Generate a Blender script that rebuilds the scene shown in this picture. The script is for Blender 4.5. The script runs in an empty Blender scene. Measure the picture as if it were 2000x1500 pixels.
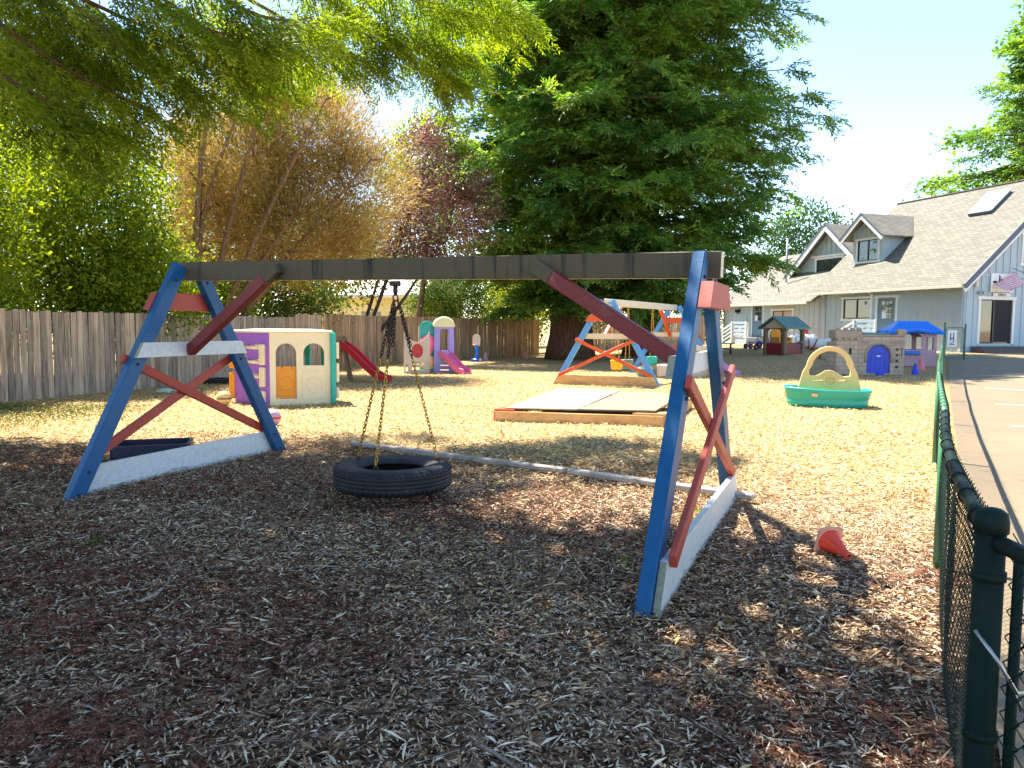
import bpy, math, random
import numpy as np
from mathutils import Vector, Matrix, Euler
from mathutils.geometry import tessellate_polygon

S = bpy.context.scene
COL = S.collection
R = math.radians
random.seed(7)
rng = np.random.default_rng(11)

# ------------------------------------------------------------------ camera
EYE = Vector((0, 0, 1.55))
PITCH, ROLL, FPX = R(4.31), R(0.4), 1500.0
cam = bpy.data.cameras.new('camera')
cam.sensor_width = 36.0
cam.lens = 36.0 * FPX / 2000.0
cam.clip_start, cam.clip_end = 0.05, 3000
camo = bpy.data.objects.new('camera', cam)
COL.objects.link(camo)
CM = (Matrix.Rotation(R(90) - PITCH, 4, 'X') @ Matrix.Rotation(ROLL, 4, 'Z'))
camo.matrix_world = Matrix.Translation(EYE) @ CM
S.camera = camo

# ------------------------------------------------------------------ light
SUN_EL, SUN_AZ = R(59), math.atan2(-0.65, 0.76)          # azimuth from +Y towards +X
SUNV = Vector((math.cos(SUN_EL) * math.sin(SUN_AZ), math.cos(SUN_EL) * math.cos(SUN_AZ), math.sin(SUN_EL)))
w = bpy.data.worlds.new('World'); S.world = w; w.use_nodes = True
nt = w.node_tree
sky = nt.nodes.new('ShaderNodeTexSky'); sky.sky_type = 'NISHITA'; sky.sun_disc = False
sky.sun_elevation = SUN_EL; sky.sun_rotation = SUN_AZ % (2 * math.pi)
sky.air_density = 1.0; sky.dust_density = 0.0; sky.ozone_density = 2.2
nt.links.new(sky.outputs[0], nt.nodes['Background'].inputs[0])
nt.nodes['Background'].inputs[1].default_value = 0.092
sun = bpy.data.lights.new('sun', 'SUN'); sun.energy = 3.8; sun.angle = R(0.5); sun.color = (1.0, 0.95, 0.86)
suno = bpy.data.objects.new('sun', sun); COL.objects.link(suno)
suno.rotation_euler = SUNV.to_track_quat('Z', 'Y').to_euler()
S.view_settings.view_transform = 'Standard'; S.view_settings.look = 'None'
S.view_settings.exposure = 2.12; S.view_settings.gamma = 1.0; S.view_settings.use_curve_mapping = False
S.cycles.max_bounces = 6; S.cycles.transparent_max_bounces = 8
S.cycles.diffuse_bounces = 4; S.cycles.glossy_bounces = 3; S.cycles.transmission_bounces = 4
S.cycles.sample_clamp_indirect = 6.0
S.cycles.caustics_reflective = False; S.cycles.caustics_refractive = False

# ------------------------------------------------------------------ ground shape
def sst(a, b, x):
    t = min(1.0, max(0.0, (x - a) / (b - a))); return t * t * (3 - 2 * t)
def zg(x, y):
    return (0.56 * sst(14, 37, y) * sst(1, 16, x)
            + 0.018 * math.sin(x * 1.1 + 0.7 * y) * math.sin(0.9 * y - 0.4 * x) * sst(60, 30, y if y > 0 else 0))
def zgv(x, y):
    def s(a, b, v):
        t = np.clip((v - a) / (b - a), 0, 1); return t * t * (3 - 2 * t)
    return (0.56 * s(14, 37, y) * s(1, 16, x)
            + 0.018 * np.sin(x * 1.1 + 0.7 * y) * np.sin(0.9 * y - 0.4 * x) * s(60, 30, np.maximum(y, 0)))
def ray(px, py):
    return (CM.to_3x3() @ Vector(((px - 1000) / FPX, (750 - py) / FPX, -1.0)))
def at(px, py, Y):                        # point on the sight line at depth Y
    d = ray(px, py); return EYE + d * (Y / d.y)
def G(px, py):                            # point of the ground seen there
    d = ray(px, py); z = 0.0
    for _ in range(12):
        t = (z - EYE.z) / d.z; p = EYE + d * t; z = zg(p.x, p.y)
    return Vector((p.x, p.y, z))
def GZ(x, y): return Vector((x, y, zg(x, y)))

# ------------------------------------------------------------------ mesh helpers
class MB:
    """collects shapes, then links them as ONE mesh object"""
    def __init__(s, off=(0, 0, 0)):
        s.v, s.f, s.m, s.s = [], [], [], []; s.off = Vector(off)
    def add(s, vs, fs, mi=0, sm=False):
        n = len(s.v); s.v += [Vector(v) for v in vs]
        for f in fs: s.f.append(tuple(i + n for i in f)); s.m.append(mi); s.s.append(sm)
        return s
    def box(s, c, size, ax=None, ch=0.006, mi=0):
        ax = ax or (Vector((1, 0, 0)), Vector((0, 1, 0)), Vector((0, 0, 1)))
        h = [k / 2 for k in size]; ch = min(ch, *[k * 0.45 for k in h]); c = Vector(c)
        vs, idx = [], {}
        for sx in (-1, 1):
            for sy in (-1, 1):
                for sz in (-1, 1):
                    for k in range(3):
                        q = [sx * (h[0] - (0 if k == 0 else ch)), sy * (h[1] - (0 if k == 1 else ch)), sz * (h[2] - (0 if k == 2 else ch))]
                        idx[(sx, sy, sz, k)] = len(vs)
                        vs.append(c + ax[0] * q[0] + ax[1] * q[1] + ax[2] * q[2])
        fs = []
        I = lambda a, k: idx[(a[0], a[1], a[2], k)]
        for k in range(3):
            i, j = [q for q in range(3) if q != k]
            for sg in (-1, 1):
                L = []
                for (a, b) in ((-1, -1), (1, -1), (1, 1), (-1, 1)):
                    q = [0, 0, 0]; q[k] = sg; q[i] = a; q[j] = b; L.append(I(q, k))
                fs.append(L if (sg > 0) == (k != 1) else L[::-1])
        for k in range(3):                                    # edges along axis k
            i, j = [q for q in range(3) if q != k]
            for a in (-1, 1):
                for b in (-1, 1):
                    q0 = [0, 0, 0]; q1 = [0, 0, 0]; q0[i] = q1[i] = a; q0[j] = q1[j] = b; q0[k] = -1; q1[k] = 1
                    fs.append([I(q0, i), I(q1, i), I(q1, j), I(q0, j)])
        for sx in (-1, 1):
            for sy in (-1, 1):
                for sz in (-1, 1): fs.append([idx[(sx, sy, sz, k)] for k in range(3)])
        return s.add(vs, fs, mi)
    def bar(s, a, b, wd, ht, up=(0, 0, 1), ch=0.006, mi=0):
        a, b, up = Vector(a), Vector(b), Vector(up); x = (b - a); L = x.length; x.normalize()
        y = up.cross(x); y.normalize(); z = x.cross(y)
        return s.box((a + b) / 2, (L, wd, ht), (x, y, z), ch, mi)
    def panel(s, loops, o, ex, ey, ez, depth, mi=0, sm=False):
        """2-D outline (first loop) with holes, extruded by depth along ez"""
        o, ex, ey, ez = Vector(o), Vector(ex), Vector(ey), Vector(ez)
        flat = [p for l in loops for p in l]
        tris = tessellate_polygon([[Vector((p[0], p[1], 0)) for p in l] for l in loops])
        n = len(flat)
        vs = [o + ex * p[0] + ey * p[1] for p in flat] + [o + ex * p[0] + ey * p[1] + ez * depth for p in flat]
        fs = [tuple(t) for t in tris] + [tuple(i + n for i in t[::-1]) for t in tris]
        s.add(vs, fs, mi); k = 0
        for l in loops:
            m = len(l); q = []
            for i in range(m): q.append((k + i, k + (i + 1) % m, k + (i + 1) % m + n, k + i + n))
            base = len(s.v) - 2 * n
            for f in q: s.f.append(tuple(i + base for i in f)); s.m.append(mi); s.s.append(sm)
            k += m
        return s
    def tube(s, path, r, n=8, mi=0, caps=True, sm=True, closed=False):
        P = [Vector(p) for p in path]; m = len(P)
        rr = r if isinstance(r, (list, tuple)) else [r] * m
        vs, fs = [], []; ref = None
        for i, p in enumerate(P):
            if closed: t = P[(i + 1) % m] - P[i - 1]
            else: t = (P[min(i + 1, m - 1)] - P[max(i - 1, 0)])
            t.normalize()
            if ref is None:
                ref = Vector((0, 0, 1)) if abs(t.z) < 0.9 else Vector((1, 0, 0))
            a = t.cross(ref); a.normalize(); b = t.cross(a); ref = -b if False else a.cross(t)
            for k in range(n):
                q = 2 * math.pi * k / n
                vs.append(p + (a * math.cos(q) + b * math.sin(q)) * rr[i])
        for i in range(m if closed else m - 1):
            for k in range(n):
                j = (i + 1) % m
                fs.append((i * n + k, i * n + (k + 1) % n, j * n + (k + 1) % n, j * n + k))
        if caps and not closed:
            fs.append(tuple(range(n))[::-1]); fs.append(tuple((m - 1) * n + k for k in range(n)))
        return s.add(vs, fs, mi, sm)
    def lathe(s, prof, o=(0, 0, 0), n=24, ax=None, mi=0, sm=True, closed=False):
        ax = ax or (Vector((1, 0, 0)), Vector((0, 1, 0)), Vector((0, 0, 1))); o = Vector(o)
        vs, fs = [], []; m = len(prof)
        for (r, z) in prof:
            for k in range(n):
                q = 2 * math.pi * k / n
                vs.append(o + ax[0] * (r * math.cos(q)) + ax[1] * (r * math.sin(q)) + ax[2] * z)
        for i in range(m if closed else m - 1):
            for k in range(n):
                j = (i + 1) % m
                fs.append((i * n + k, i * n + (k + 1) % n, j * n + (k + 1) % n, j * n + k))
        if not closed:
            if prof[0][0] > 1e-4: fs.append(tuple(range(n))[::-1])
            if prof[-1][0] > 1e-4: fs.append(tuple((m - 1) * n + k for k in range(n)))
        return s.add(vs, fs, mi, sm)
    def build(s, name, mat, parent=None, bevel=0.0):
        me = bpy.data.meshes.new(name)
        me.from_pydata([v - s.off for v in s.v], [], s.f)
        for m in (mat if isinstance(mat, (list, tuple)) else [mat]): me.materials.append(m)
        me.polygons.foreach_set('material_index', s.m)
        me.polygons.foreach_set('use_smooth', s.s)
        import bmesh
        bm = bmesh.new(); bm.from_mesh(me); bmesh.ops.recalc_face_normals(bm, faces=bm.faces); bm.to_mesh(me); bm.free()
        me.update()
        o = bpy.data.objects.new(name, me); COL.objects.link(o)
        if parent: o.parent = parent
        if bevel:
            b = o.modifiers.new('bevel', 'BEVEL'); b.width = bevel; b.segments = 2; b.limit_method = 'ANGLE'; b.angle_limit = R(35)
        return o

def quads(name, V, mat, parent=None, off=None, kind=None):
    """V: (N,4,3) array of four-cornered leaves, chips or blades as one mesh"""
    V = np.asarray(V, dtype=np.float32)
    if off is not None: V = V - np.array(off, dtype=np.float32)
    n = len(V); me = bpy.data.meshes.new(name)
    me.vertices.add(n * 4); me.vertices.foreach_set('co', V.reshape(-1))
    me.loops.add(n * 4); me.loops.foreach_set('vertex_index', np.arange(n * 4, dtype=np.int32))
    me.polygons.add(n)
    me.polygons.foreach_set('loop_start', np.arange(0, n * 4, 4, dtype=np.int32))
    me.polygons.foreach_set('loop_total', np.full(n, 4, dtype=np.int32))
    me.update(calc_edges=True); me.materials.append(mat)
    o = bpy.data.objects.new(name, me); COL.objects.link(o)
    if parent: o.parent = parent
    if kind: o['kind'] = kind
    return o

def tag(o, label, cat, group=None):
    o['label'] = label; o['category'] = cat
    if group: o['group'] = group
    return o
def thing(name, label, cat, loc=(0, 0, 0), rz=0.0, group=None):
    o = bpy.data.objects.new(name, None); COL.objects.link(o); o.empty_display_size = 0.1
    o.location = loc; o.rotation_euler = (0, 0, rz)
    return tag(o, label, cat, group)
def copy_tree(o, parent=None):
    c = o.copy(); COL.objects.link(c); c.parent = parent
    for ch in list(o.children): copy_tree(ch, c)
    return c
def arc(cx, cy, r, a0, a1, n, ry=None):
    ry = ry or r
    return [(cx + r * math.cos(R(a0 + (a1 - a0) * i / (n - 1))), cy + ry * math.sin(R(a0 + (a1 - a0) * i / (n - 1)))) for i in range(n)]
def rrect(x0, y0, x1, y1, r, n=4):
    return (arc(x1 - r, y0 + r, r, -90, 0, n) + arc(x1 - r, y1 - r, r, 0, 90, n) + arc(x0 + r, y1 - r, r, 90, 180, n) + arc(x0 + r, y0 + r, r, 180, 270, n))
def archdoor(x0, x1, y0, y1):
    r = (x1 - x0) / 2
    return [(x0, y0), (x1, y0)] + arc((x0 + x1) / 2, y1 - r, r, 0, 180, 11)

# ------------------------------------------------------------------ materials
def _m(name):
    m = bpy.data.materials.new(name); m.use_nodes = True
    n = m.node_tree; return m, n, n.nodes['Principled BSDF']
def N(nt, t, **kw):
    n = nt.nodes.new(t)
    for k, v in kw.items(): setattr(n, k, v)
    return n
def ramp(nt, stops, fac):
    r = N(nt, 'ShaderNodeValToRGB'); e = r.color_ramp.elements
    e[0].position, e[0].color = stops[0][0], (*stops[0][1], 1); e[1].position, e[1].color = stops[-1][0], (*stops[-1][1], 1)
    for p, c in stops[1:-1]:
        q = e.new(p); q.color = (*c, 1)
    if fac is not None: nt.links.new(fac, r.inputs[0])
    return r
def coords(nt, scale=(1, 1, 1), kind='Object'):
    tc = N(nt, 'ShaderNodeTexCoord'); mp = N(nt, 'ShaderNodeMapping'); mp.inputs['Scale'].default_value = scale
    nt.links.new(tc.outputs[kind], mp.inputs[0]); return mp.outputs[0]
def noise(nt, vec, scale, detail=4, rough=0.6):
    n = N(nt, 'ShaderNodeTexNoise'); n.inputs['Scale'].default_value = scale; n.inputs['Detail'].default_value = detail
    n.inputs['Roughness'].default_value = rough
    if vec is not None: nt.links.new(vec, n.inputs['Vector'])
    return n
def mix(nt, fac, a, b, mode='MIX'):
    m = N(nt, 'ShaderNodeMix', data_type='RGBA', blend_type=mode)
    for s, v in ((0, fac), (6, a), (7, b)):
        if hasattr(v, 'is_linked'): nt.links.new(v, m.inputs[s])
        elif s == 0: m.inputs[0].default_value = v
        else: m.inputs[s].default_value = (*v, 1)
    return m.outputs[2]
def bump(nt, h, strength, dist, bsdf):
    b = N(nt, 'ShaderNodeBump'); b.inputs['Strength'].default_value = strength; b.inputs['Distance'].default_value = dist
    nt.links.new(h, b.inputs['Height']); nt.links.new(b.outputs[0], bsdf.inputs['Normal'])
def sc(c, k): return tuple(min(1.0, x * k) for x in c)

def plastic(name, c, rough=0.42, dirt=0.35):
    m, n, b = _m(name); v = coords(n)
    ns = noise(n, v, 2.3, 5); fine = noise(n, v, 30, 3)
    c1 = mix(n, ramp(n, [(0.45, (0, 0, 0)), (0.75, (1, 1, 1))], ns.outputs[0]).outputs[0], c, tuple(x * (1 - dirt * 0.5) + 0.05 * dirt for x in c))
    n.links.new(mix(n, ramp(n, [(0.35, (0, 0, 0)), (0.8, (.22, .22, .22))], fine.outputs[0]).outputs[0], c1, sc(c, .62)), b.inputs['Base Color'])
    b.inputs['Roughness'].default_value = rough; b.inputs['Subsurface Weight'].default_value = 0.0
    bump(n, noise(n, v, 60, 2).outputs[0], 0.12, 0.002, b); return m
def paint(name, c, rough=0.5, wear=0.5, under=(.26, .21, .16)):
    m, n, b = _m(name); v = coords(n)
    grain = noise(n, coords(n, (3, 3, 3)), 9, 6, .65); worn = noise(n, v, 3.1, 8, .7); speck = noise(n, v, 46, 3)
    a = mix(n, ramp(n, [(0.3, (0, 0, 0)), (0.75, (1, 1, 1))], grain.outputs[0]).outputs[0], sc(c, .82), sc(c, 1.12))
    k = ramp(n, [(0.65 - 0.05 * wear, (0, 0, 0)), (0.70, (1, 1, 1))], worn.outputs[0]).outputs[0]
    a2 = mix(n, k, a, tuple(0.55 * x + 0.45 * y for x, y in zip(c, under)))
    k2 = ramp(n, [(0.70 - .04 * wear, (0, 0, 0)), (0.80, (.35, .35, .35))], speck.outputs[0]).outputs[0]
    n.links.new(mix(n, k2, a2, tuple(0.4 * x + 0.25 * y for x, y in zip(c, under))), b.inputs['Base Color'])
    b.inputs['Roughness'].default_value = rough
    bump(n, grain.outputs[0], 0.25, 0.004, b); return m
def stained(name, c):
    """old paint with dark runs of water stain"""
    m, n, b = _m(name); v = coords(n); g = noise(n, v, 11, 6, .7); st = noise(n, coords(n, (4.5, 4.5, .25)), 2.2, 5, .6)
    a = mix(n, g.outputs[0], sc(c, .7), sc(c, 1.35))
    n.links.new(mix(n, ramp(n, [(.56, (0, 0, 0)), (.66, (.9, .9, .9))], st.outputs[0]).outputs[0], a, sc(c, .18)), b.inputs['Base Color'])
    b.inputs['Roughness'].default_value = .7; bump(n, g.outputs[0], .35, .005, b); return m
def wood(name, stops, scale=(14, 14, 1.2), streak=7, rough=0.85, lichen=0.0, lcol=(.42, .42, .38)):
    """long-grained weathered timber; each board gets its own tint"""
    m, n, b = _m(name); v = coords(n, scale); oi = N(n, 'ShaderNodeObjectInfo')
    ad = N(n, 'ShaderNodeVectorMath', operation='ADD'); n.links.new(v, ad.inputs[0])
    cb = N(n, 'ShaderNodeCombineXYZ'); ml = N(n, 'ShaderNodeMath', operation='MULTIPLY'); ml.inputs[1].default_value = 97
    n.links.new(oi.outputs['Random'], ml.inputs[0])
    for i in range(3): n.links.new(ml.outputs[0], cb.inputs[i])
    n.links.new(cb.outputs[0], ad.inputs[1])
    g = noise(n, ad.outputs[0], 1.0, 7, .7); base = ramp(n, stops, g.outputs[0]).outputs[0]
    tint = ramp(n, [(0, (.62, .60, .58)), (.5, (.95, .93, .9)), (1, (1.2, 1.1, 1.0))], oi.outputs['Random']).outputs[0]
    c = mix(n, 1.0, base, tint, 'MULTIPLY')
    if lichen:
        lv = N(n, 'ShaderNodeVectorMath', operation='ADD'); n.links.new(coords(n, (2.2, 2.2, 1.1)), lv.inputs[0]); n.links.new(cb.outputs[0], lv.inputs[1])
        l = noise(n, lv.outputs[0], 4, 8, .75)
        c = mix(n, ramp(n, [(0.56, (0, 0, 0)), (0.66, (lichen,) * 3)], l.outputs[0]).outputs[0], c, lcol)
    n.links.new(c, b.inputs['Base Color']); b.inputs['Roughness'].default_value = rough
    b.inputs['Specular IOR Level'].default_value = 0.25
    bump(n, g.outputs[0], 0.5, 0.006, b); return m
def leafmat(name, cols, trans=0.45, tcol=None, nscale=0.8, rough=0.5, gloss=0.25):
    """thin leaf: reflects and lets light through; every leaf its own tint, drifting through the crown"""
    m, n, b = _m(name); ge = N(n, 'ShaderNodeNewGeometry')
    v = coords(n); big = noise(n, v, nscale, 3)
    a = N(n, 'ShaderNodeMath', operation='MULTIPLY'); a.inputs[1].default_value = 0.5; n.links.new(ge.outputs['Random Per Island'], a.inputs[0])
    a2 = N(n, 'ShaderNodeMath', operation='ADD'); n.links.new(a.outputs[0], a2.inputs[0])
    a3 = N(n, 'ShaderNodeMapRange'); a3.inputs[1].default_value = .3; a3.inputs[2].default_value = .7; a3.inputs[4].default_value = .5
    n.links.new(big.outputs[0], a3.inputs[0]); n.links.new(a3.outputs[0], a2.inputs[1])
    k = len(cols) - 1
    c = ramp(n, [(i / k, q) for i, q in enumerate(cols)], a2.outputs[0]).outputs[0]
    n.links.new(c, b.inputs['Base Color']); b.inputs['Roughness'].default_value = rough; b.inputs['Specular IOR Level'].default_value = gloss
    t = N(n, 'ShaderNodeBsdfTranslucent')
    n.links.new(mix(n, 1.0, c, tcol or (1.5, 1.35, .5), 'MULTIPLY'), t.inputs[0])
    mx = N(n, 'ShaderNodeMixShader'); mx.inputs[0].default_value = trans
    n.links.new(b.outputs[0], mx.inputs[1]); n.links.new(t.outputs[0], mx.inputs[2])
    n.links.new(mx.outputs[0], n.nodes['Material Output'].inputs[0]); return m
def islands(name, stops, rough=0.9, nscale=0.35, spread=0.45):
    """chips and litter: every piece its own colour, drifting slowly over the ground"""
    m, n, b = _m(name); ge = N(n, 'ShaderNodeNewGeometry'); big = noise(n, coords(n), nscale, 5, .7)
    mr = N(n, 'ShaderNodeMapRange'); mr.inputs[1].default_value = .3; mr.inputs[2].default_value = .7
    mr.inputs[3].default_value = -spread / 2; mr.inputs[4].default_value = spread / 2; n.links.new(big.outputs[0], mr.inputs[0])
    a = N(n, 'ShaderNodeMath', operation='ADD'); n.links.new(ge.outputs['Random Per Island'], a.inputs[0]); n.links.new(mr.outputs[0], a.inputs[1])
    n.links.new(ramp(n, stops, a.outputs[0]).outputs[0], b.inputs['Base Color'])
    b.inputs['Roughness'].default_value = rough; b.inputs['Specular IOR Level'].default_value = 0.2; return m
def bark(name, c0, c1, sc_=(9, 9, 0.8)):
    m, n, b = _m(name); v = coords(n, sc_); g = noise(n, v, 1.6, 8, .7)
    n.links.new(ramp(n, [(.32, c0), (.68, c1)], g.outputs[0]).outputs[0], b.inputs['Base Color'])
    b.inputs['Roughness'].default_value = .95; bump(n, g.outputs[0], 1.0, 0.05, b); return m
def metal(name, c, rough=0.35, met=0.8):
    m, n, b = _m(name); g = noise(n, coords(n), 25, 5)
    n.links.new(mix(n, g.outputs[0], sc(c, .6), sc(c, 1.3)), b.inputs['Base Color'])
    b.inputs['Metallic'].default_value = met; b.inputs['Roughness'].default_value = rough; return m
def flat(name, c, rough=.6):
    m, n, b = _m(name); g = noise(n, coords(n), 6, 5)
    n.links.new(mix(n, g.outputs[0], sc(c, .85), sc(c, 1.1)), b.inputs['Base Color']); b.inputs['Roughness'].default_value = rough; return m
def glass(name, c=(.03, .04, .045)):
    m, n, b = _m(name); b.inputs['Base Color'].default_value = (*c, 1); b.inputs['Roughness'].default_value = .04
    b.inputs['Specular IOR Level'].default_value = .8; b.inputs['Coat Weight'].default_value = .6; b.inputs['Coat Roughness'].default_value = .02
    return m
M = dict(
    blue=paint('blue paint', (.010, .098, .235), .38, .5), red=paint('red paint', (.46, .055, .03), .5, .9), maroon=paint('dark red paint', (.20, .012, .012), .5, .8),
    orange=paint('orange paint', (.72, .10, .02), .5, .5), white=paint('white paint', (.72, .72, .68), .5, 1.0),
    cream=paint('cream paint', (.74, .64, .46), .55, .8), olive=stained('weathered olive paint', (.095, .074, .038)),
    skyblue=paint('light blue paint', (.10, .34, .72), .42, .5),
    tan=wood('bare tan lumber', [(.3, (.48, .27, .10)), (.5, (.66, .40, .17)), (.72, (.76, .50, .25))], (2, 9, 9), rough=.7),
    endgrain=wood('cut end of lumber', [(.3, (.22, .24, .17)), (.7, (.42, .43, .32))], (30, 30, 30)),
    fence=wood('weathered grey fence wood', [(.28, (.12, .095, .075)), (.48, (.36, .295, .23)), (.72, (.58, .50, .41))], lichen=.75),
    fence2=wood('brown fence wood', [(.28, (.11, .07, .043)), (.48, (.37, .255, .16)), (.72, (.60, .45, .31))], lichen=.12),
    timber=wood('grey border timber', [(.3, (.24, .20, .17)), (.5, (.5, .45, .40)), (.75, (.7, .66, .62))], (1.5, 9, 9), lichen=.3),
    ply=wood('weathered plywood', [(.3, (.24, .20, .14)), (.55, (.42, .35, .24)), (.75, (.52, .44, .31))], (3, 10, 10)),
    rubber=None, steel=metal('galvanised steel', (.45, .45, .45)), rust=metal('dark rusty chain', (.05, .035, .03), .55, .5), gold=metal('yellow chromate chain', (.55, .33, .07), .4, .8),
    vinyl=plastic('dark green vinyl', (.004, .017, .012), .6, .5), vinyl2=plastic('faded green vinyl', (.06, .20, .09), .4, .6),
    bark=bark('redwood bark', (.05, .022, .013), (.24, .12, .07)), bark2=bark('grey brown bark', (.06, .04, .028), (.24, .16, .10), (12, 12, 2)),
    pbark=bark('plum bark', (.02, .013, .012), (.09, .06, .05), (14, 14, 3)),
    cream_p=plastic('cream plastic', (.86, .74, .50), .38, .15), purple=plastic('purple plastic', (.33, .13, .62), .4, .2), teal=plastic('teal plastic', (.01, .42, .36), .35, .2),
    amber=plastic('amber plastic', (.80, .30, .012), .4, .2), redp=plastic('red plastic', (.55, .015, .025), .3, .2), pink=plastic('pink plastic', (.85, .16, .34), .38, .2),
    lilac=plastic('lilac plastic', (.36, .30, .75), .4, .2), sand=plastic('sand plastic', (.62, .50, .36), .55, .5), stone=plastic('stone coloured plastic', (.36, .29, .22), .6, .7),
    royal=plastic('royal blue plastic', (.01, .06, .62), .35, .15), sky=plastic('bright blue plastic', (.01, .20, .80), .4, .2), blush=plastic('faded pink plastic', (.55, .34, .42), .5, .3),
    green=plastic('sea green plastic', (.015, .40, .30), .35, .3), brownp=plastic('brown plastic', (.20, .125, .06), .5, .4), wine=plastic('wine red plastic', (.22, .01, .02), .4, .3),
    slate=plastic('grey green plastic', (.12, .24, .22), .5, .3), conep=plastic('orange red plastic', (.85, .06, .02), .4, .3), whitep=plastic('white plastic', (.80, .78, .72), .45, .3),
    blackp=plastic('black plastic', (.012, .012, .016), .4, .3), yellowp=plastic('yellow plastic', (.85, .55, .02), .4, .2), violet=plastic('violet plastic', (.50, .22, .60), .4, .2),
    siding=paint('grey blue siding paint', (.42, .53, .60), .7, .3), trim=paint('white trim paint', (.80, .81, .80), .55, .3), door=paint('blue grey door paint', (.15, .23, .28), .5, .2),
    gutter=paint('cream gutter paint', (.72, .66, .52), .5, .2), fascia=paint('slate rake paint', (.09, .12, .17), .6, .2), glass=glass('window glass'),
    frame=flat('dark window frame', (.02, .02, .025), .4), blind=flat('beige blind', (.45, .39, .32)), dark=flat('dark interior', (.012, .012, .016), .8),
    step=flat('worn step', (.12, .10, .09), .85), paper=flat('white paper', (.8, .8, .8)), navy=flat('navy lettering', (.012, .03, .28)), ink=flat('black lettering', (.02, .02, .03)),
    grey=flat('grey metal pipe', (.42, .44, .46), .4), yellowwall=flat('pale yellow wall', (.80, .70, .33)), palewall=flat('pale cream wall', (.80, .76, .64)))
def _rubber():
    m, n, b = _m('tyre rubber'); v = coords(n); g = noise(n, v, 5, 7, .7)
    n.links.new(ramp(n, [(.3, (.012, .012, .013)), (.6, (.028, .028, .03)), (.75, (.075, .07, .06))], g.outputs[0]).outputs[0], b.inputs['Base Color'])
    b.inputs['Roughness'].default_value = .62; bump(n, noise(n, v, 80, 3).outputs[0], .2, .003, b); return m
M['rubber'] = _rubber()
def _shingle():
    m, n, b = _m('asphalt shingles'); v = coords(n)
    br = N(n, 'ShaderNodeTexBrick'); br.inputs['Scale'].default_value = 1.0; br.inputs['Brick Width'].default_value = .34; br.inputs['Row Height'].default_value = .145
    br.inputs['Mortar Size'].default_value = .012; br.inputs['Color1'].default_value = (.17, .158, .128, 1); br.inputs['Color2'].default_value = (.27, .25, .20, 1); br.inputs['Mortar'].default_value = (.06, .052, .042, 1)
    n.links.new(v, br.inputs['Vector']); g = noise(n, v, 40, 3); g2 = noise(n, v, .7, 4)
    c = mix(n, .35, br.outputs[0], mix(n, g.outputs[0], (.12, .11, .09), (.28, .26, .21)))
    n.links.new(mix(n, g2.outputs[0], c, (.36, .32, .25)), b.inputs['Base Color']) if False else n.links.new(c, b.inputs['Base Color'])
    b.inputs['Roughness'].default_value = .95; b.inputs['Specular IOR Level'].default_value = .15; bump(n, br.outputs['Fac'], -.6, .02, b); return m
M['shingle'] = _shingle()
for _k, _v in (('vinyl', .12), ('rubber', .3), ('blackp', .25), ('blue', .35)): M[_k].node_tree.nodes['Principled BSDF'].inputs['Specular IOR Level'].default_value = _v

# ------------------------------------------------------------------ ground
FEN = [Vector((1.195, 1.88)), Vector((2.78, 4.9)), Vector((4.9, 8.8)), Vector((6.95, 12.5)), Vector((9.15, 16.4)), Vector((11.4, 20.4)), Vector((13.7, 24.4)), Vector((15.9, 28.3))]
def fence_side(x, y):
    """metres to the right of the chain-link line"""
    d = (FEN[-1] - FEN[1]).normalized(); p = FEN[1]
    if y < FEN[0].y: return x - (1.176 if y > 0 else 1.15)
    if y < FEN[1].y: d = (FEN[1] - FEN[0]).normalized(); p = FEN[0]
    return (x - p.x) * d.y - (y - p.y) * d.x
def _groundmat():
    m, n, b = _m('mulch ground'); v = coords(n)
    vo = N(n, 'ShaderNodeTexVoronoi'); vo.inputs['Scale'].default_value = 1.0; vo.inputs['Randomness'].default_value = 1
    wn = noise(n, v, 3, 3); ad = N(n, 'ShaderNodeVectorMath', operation='ADD'); mp = N(n, 'ShaderNodeMapping'); mp.inputs['Scale'].default_value = (26, 38, 30)
    n.links.new(v, mp.inputs[0]); n.links.new(mp.outputs[0], ad.inputs[0])
    ml = N(n, 'ShaderNodeVectorMath', operation='SCALE'); ml.inputs[3].default_value = 5; n.links.new(wn.outputs[1], ml.inputs[0]); n.links.new(ml.outputs[0], ad.inputs[1])
    n.links.new(ad.outputs[0], vo.inputs['Vector'])
    sp = N(n, 'ShaderNodeSeparateColor'); n.links.new(vo.outputs['Color'], sp.inputs[0])
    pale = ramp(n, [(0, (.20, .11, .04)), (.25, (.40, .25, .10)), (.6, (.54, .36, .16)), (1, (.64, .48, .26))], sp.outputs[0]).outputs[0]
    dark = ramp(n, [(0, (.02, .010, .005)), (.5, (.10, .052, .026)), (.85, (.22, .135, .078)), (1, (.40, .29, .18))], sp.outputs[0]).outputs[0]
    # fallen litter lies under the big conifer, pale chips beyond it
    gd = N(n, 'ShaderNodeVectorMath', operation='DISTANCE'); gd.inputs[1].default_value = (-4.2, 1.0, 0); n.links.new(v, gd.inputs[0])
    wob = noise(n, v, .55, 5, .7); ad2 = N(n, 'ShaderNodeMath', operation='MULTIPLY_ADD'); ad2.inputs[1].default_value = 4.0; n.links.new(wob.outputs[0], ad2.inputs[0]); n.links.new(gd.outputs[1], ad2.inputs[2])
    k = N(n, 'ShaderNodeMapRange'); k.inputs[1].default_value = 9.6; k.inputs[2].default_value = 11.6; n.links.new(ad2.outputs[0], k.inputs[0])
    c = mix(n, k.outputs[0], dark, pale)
    n.links.new(c, b.inputs['Base Color']); b.inputs['Roughness'].default_value = .95; b.inputs['Specular IOR Level'].default_value = .15
    bump(n, vo.outputs['Distance'], 1.0, .03, b); return m
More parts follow.
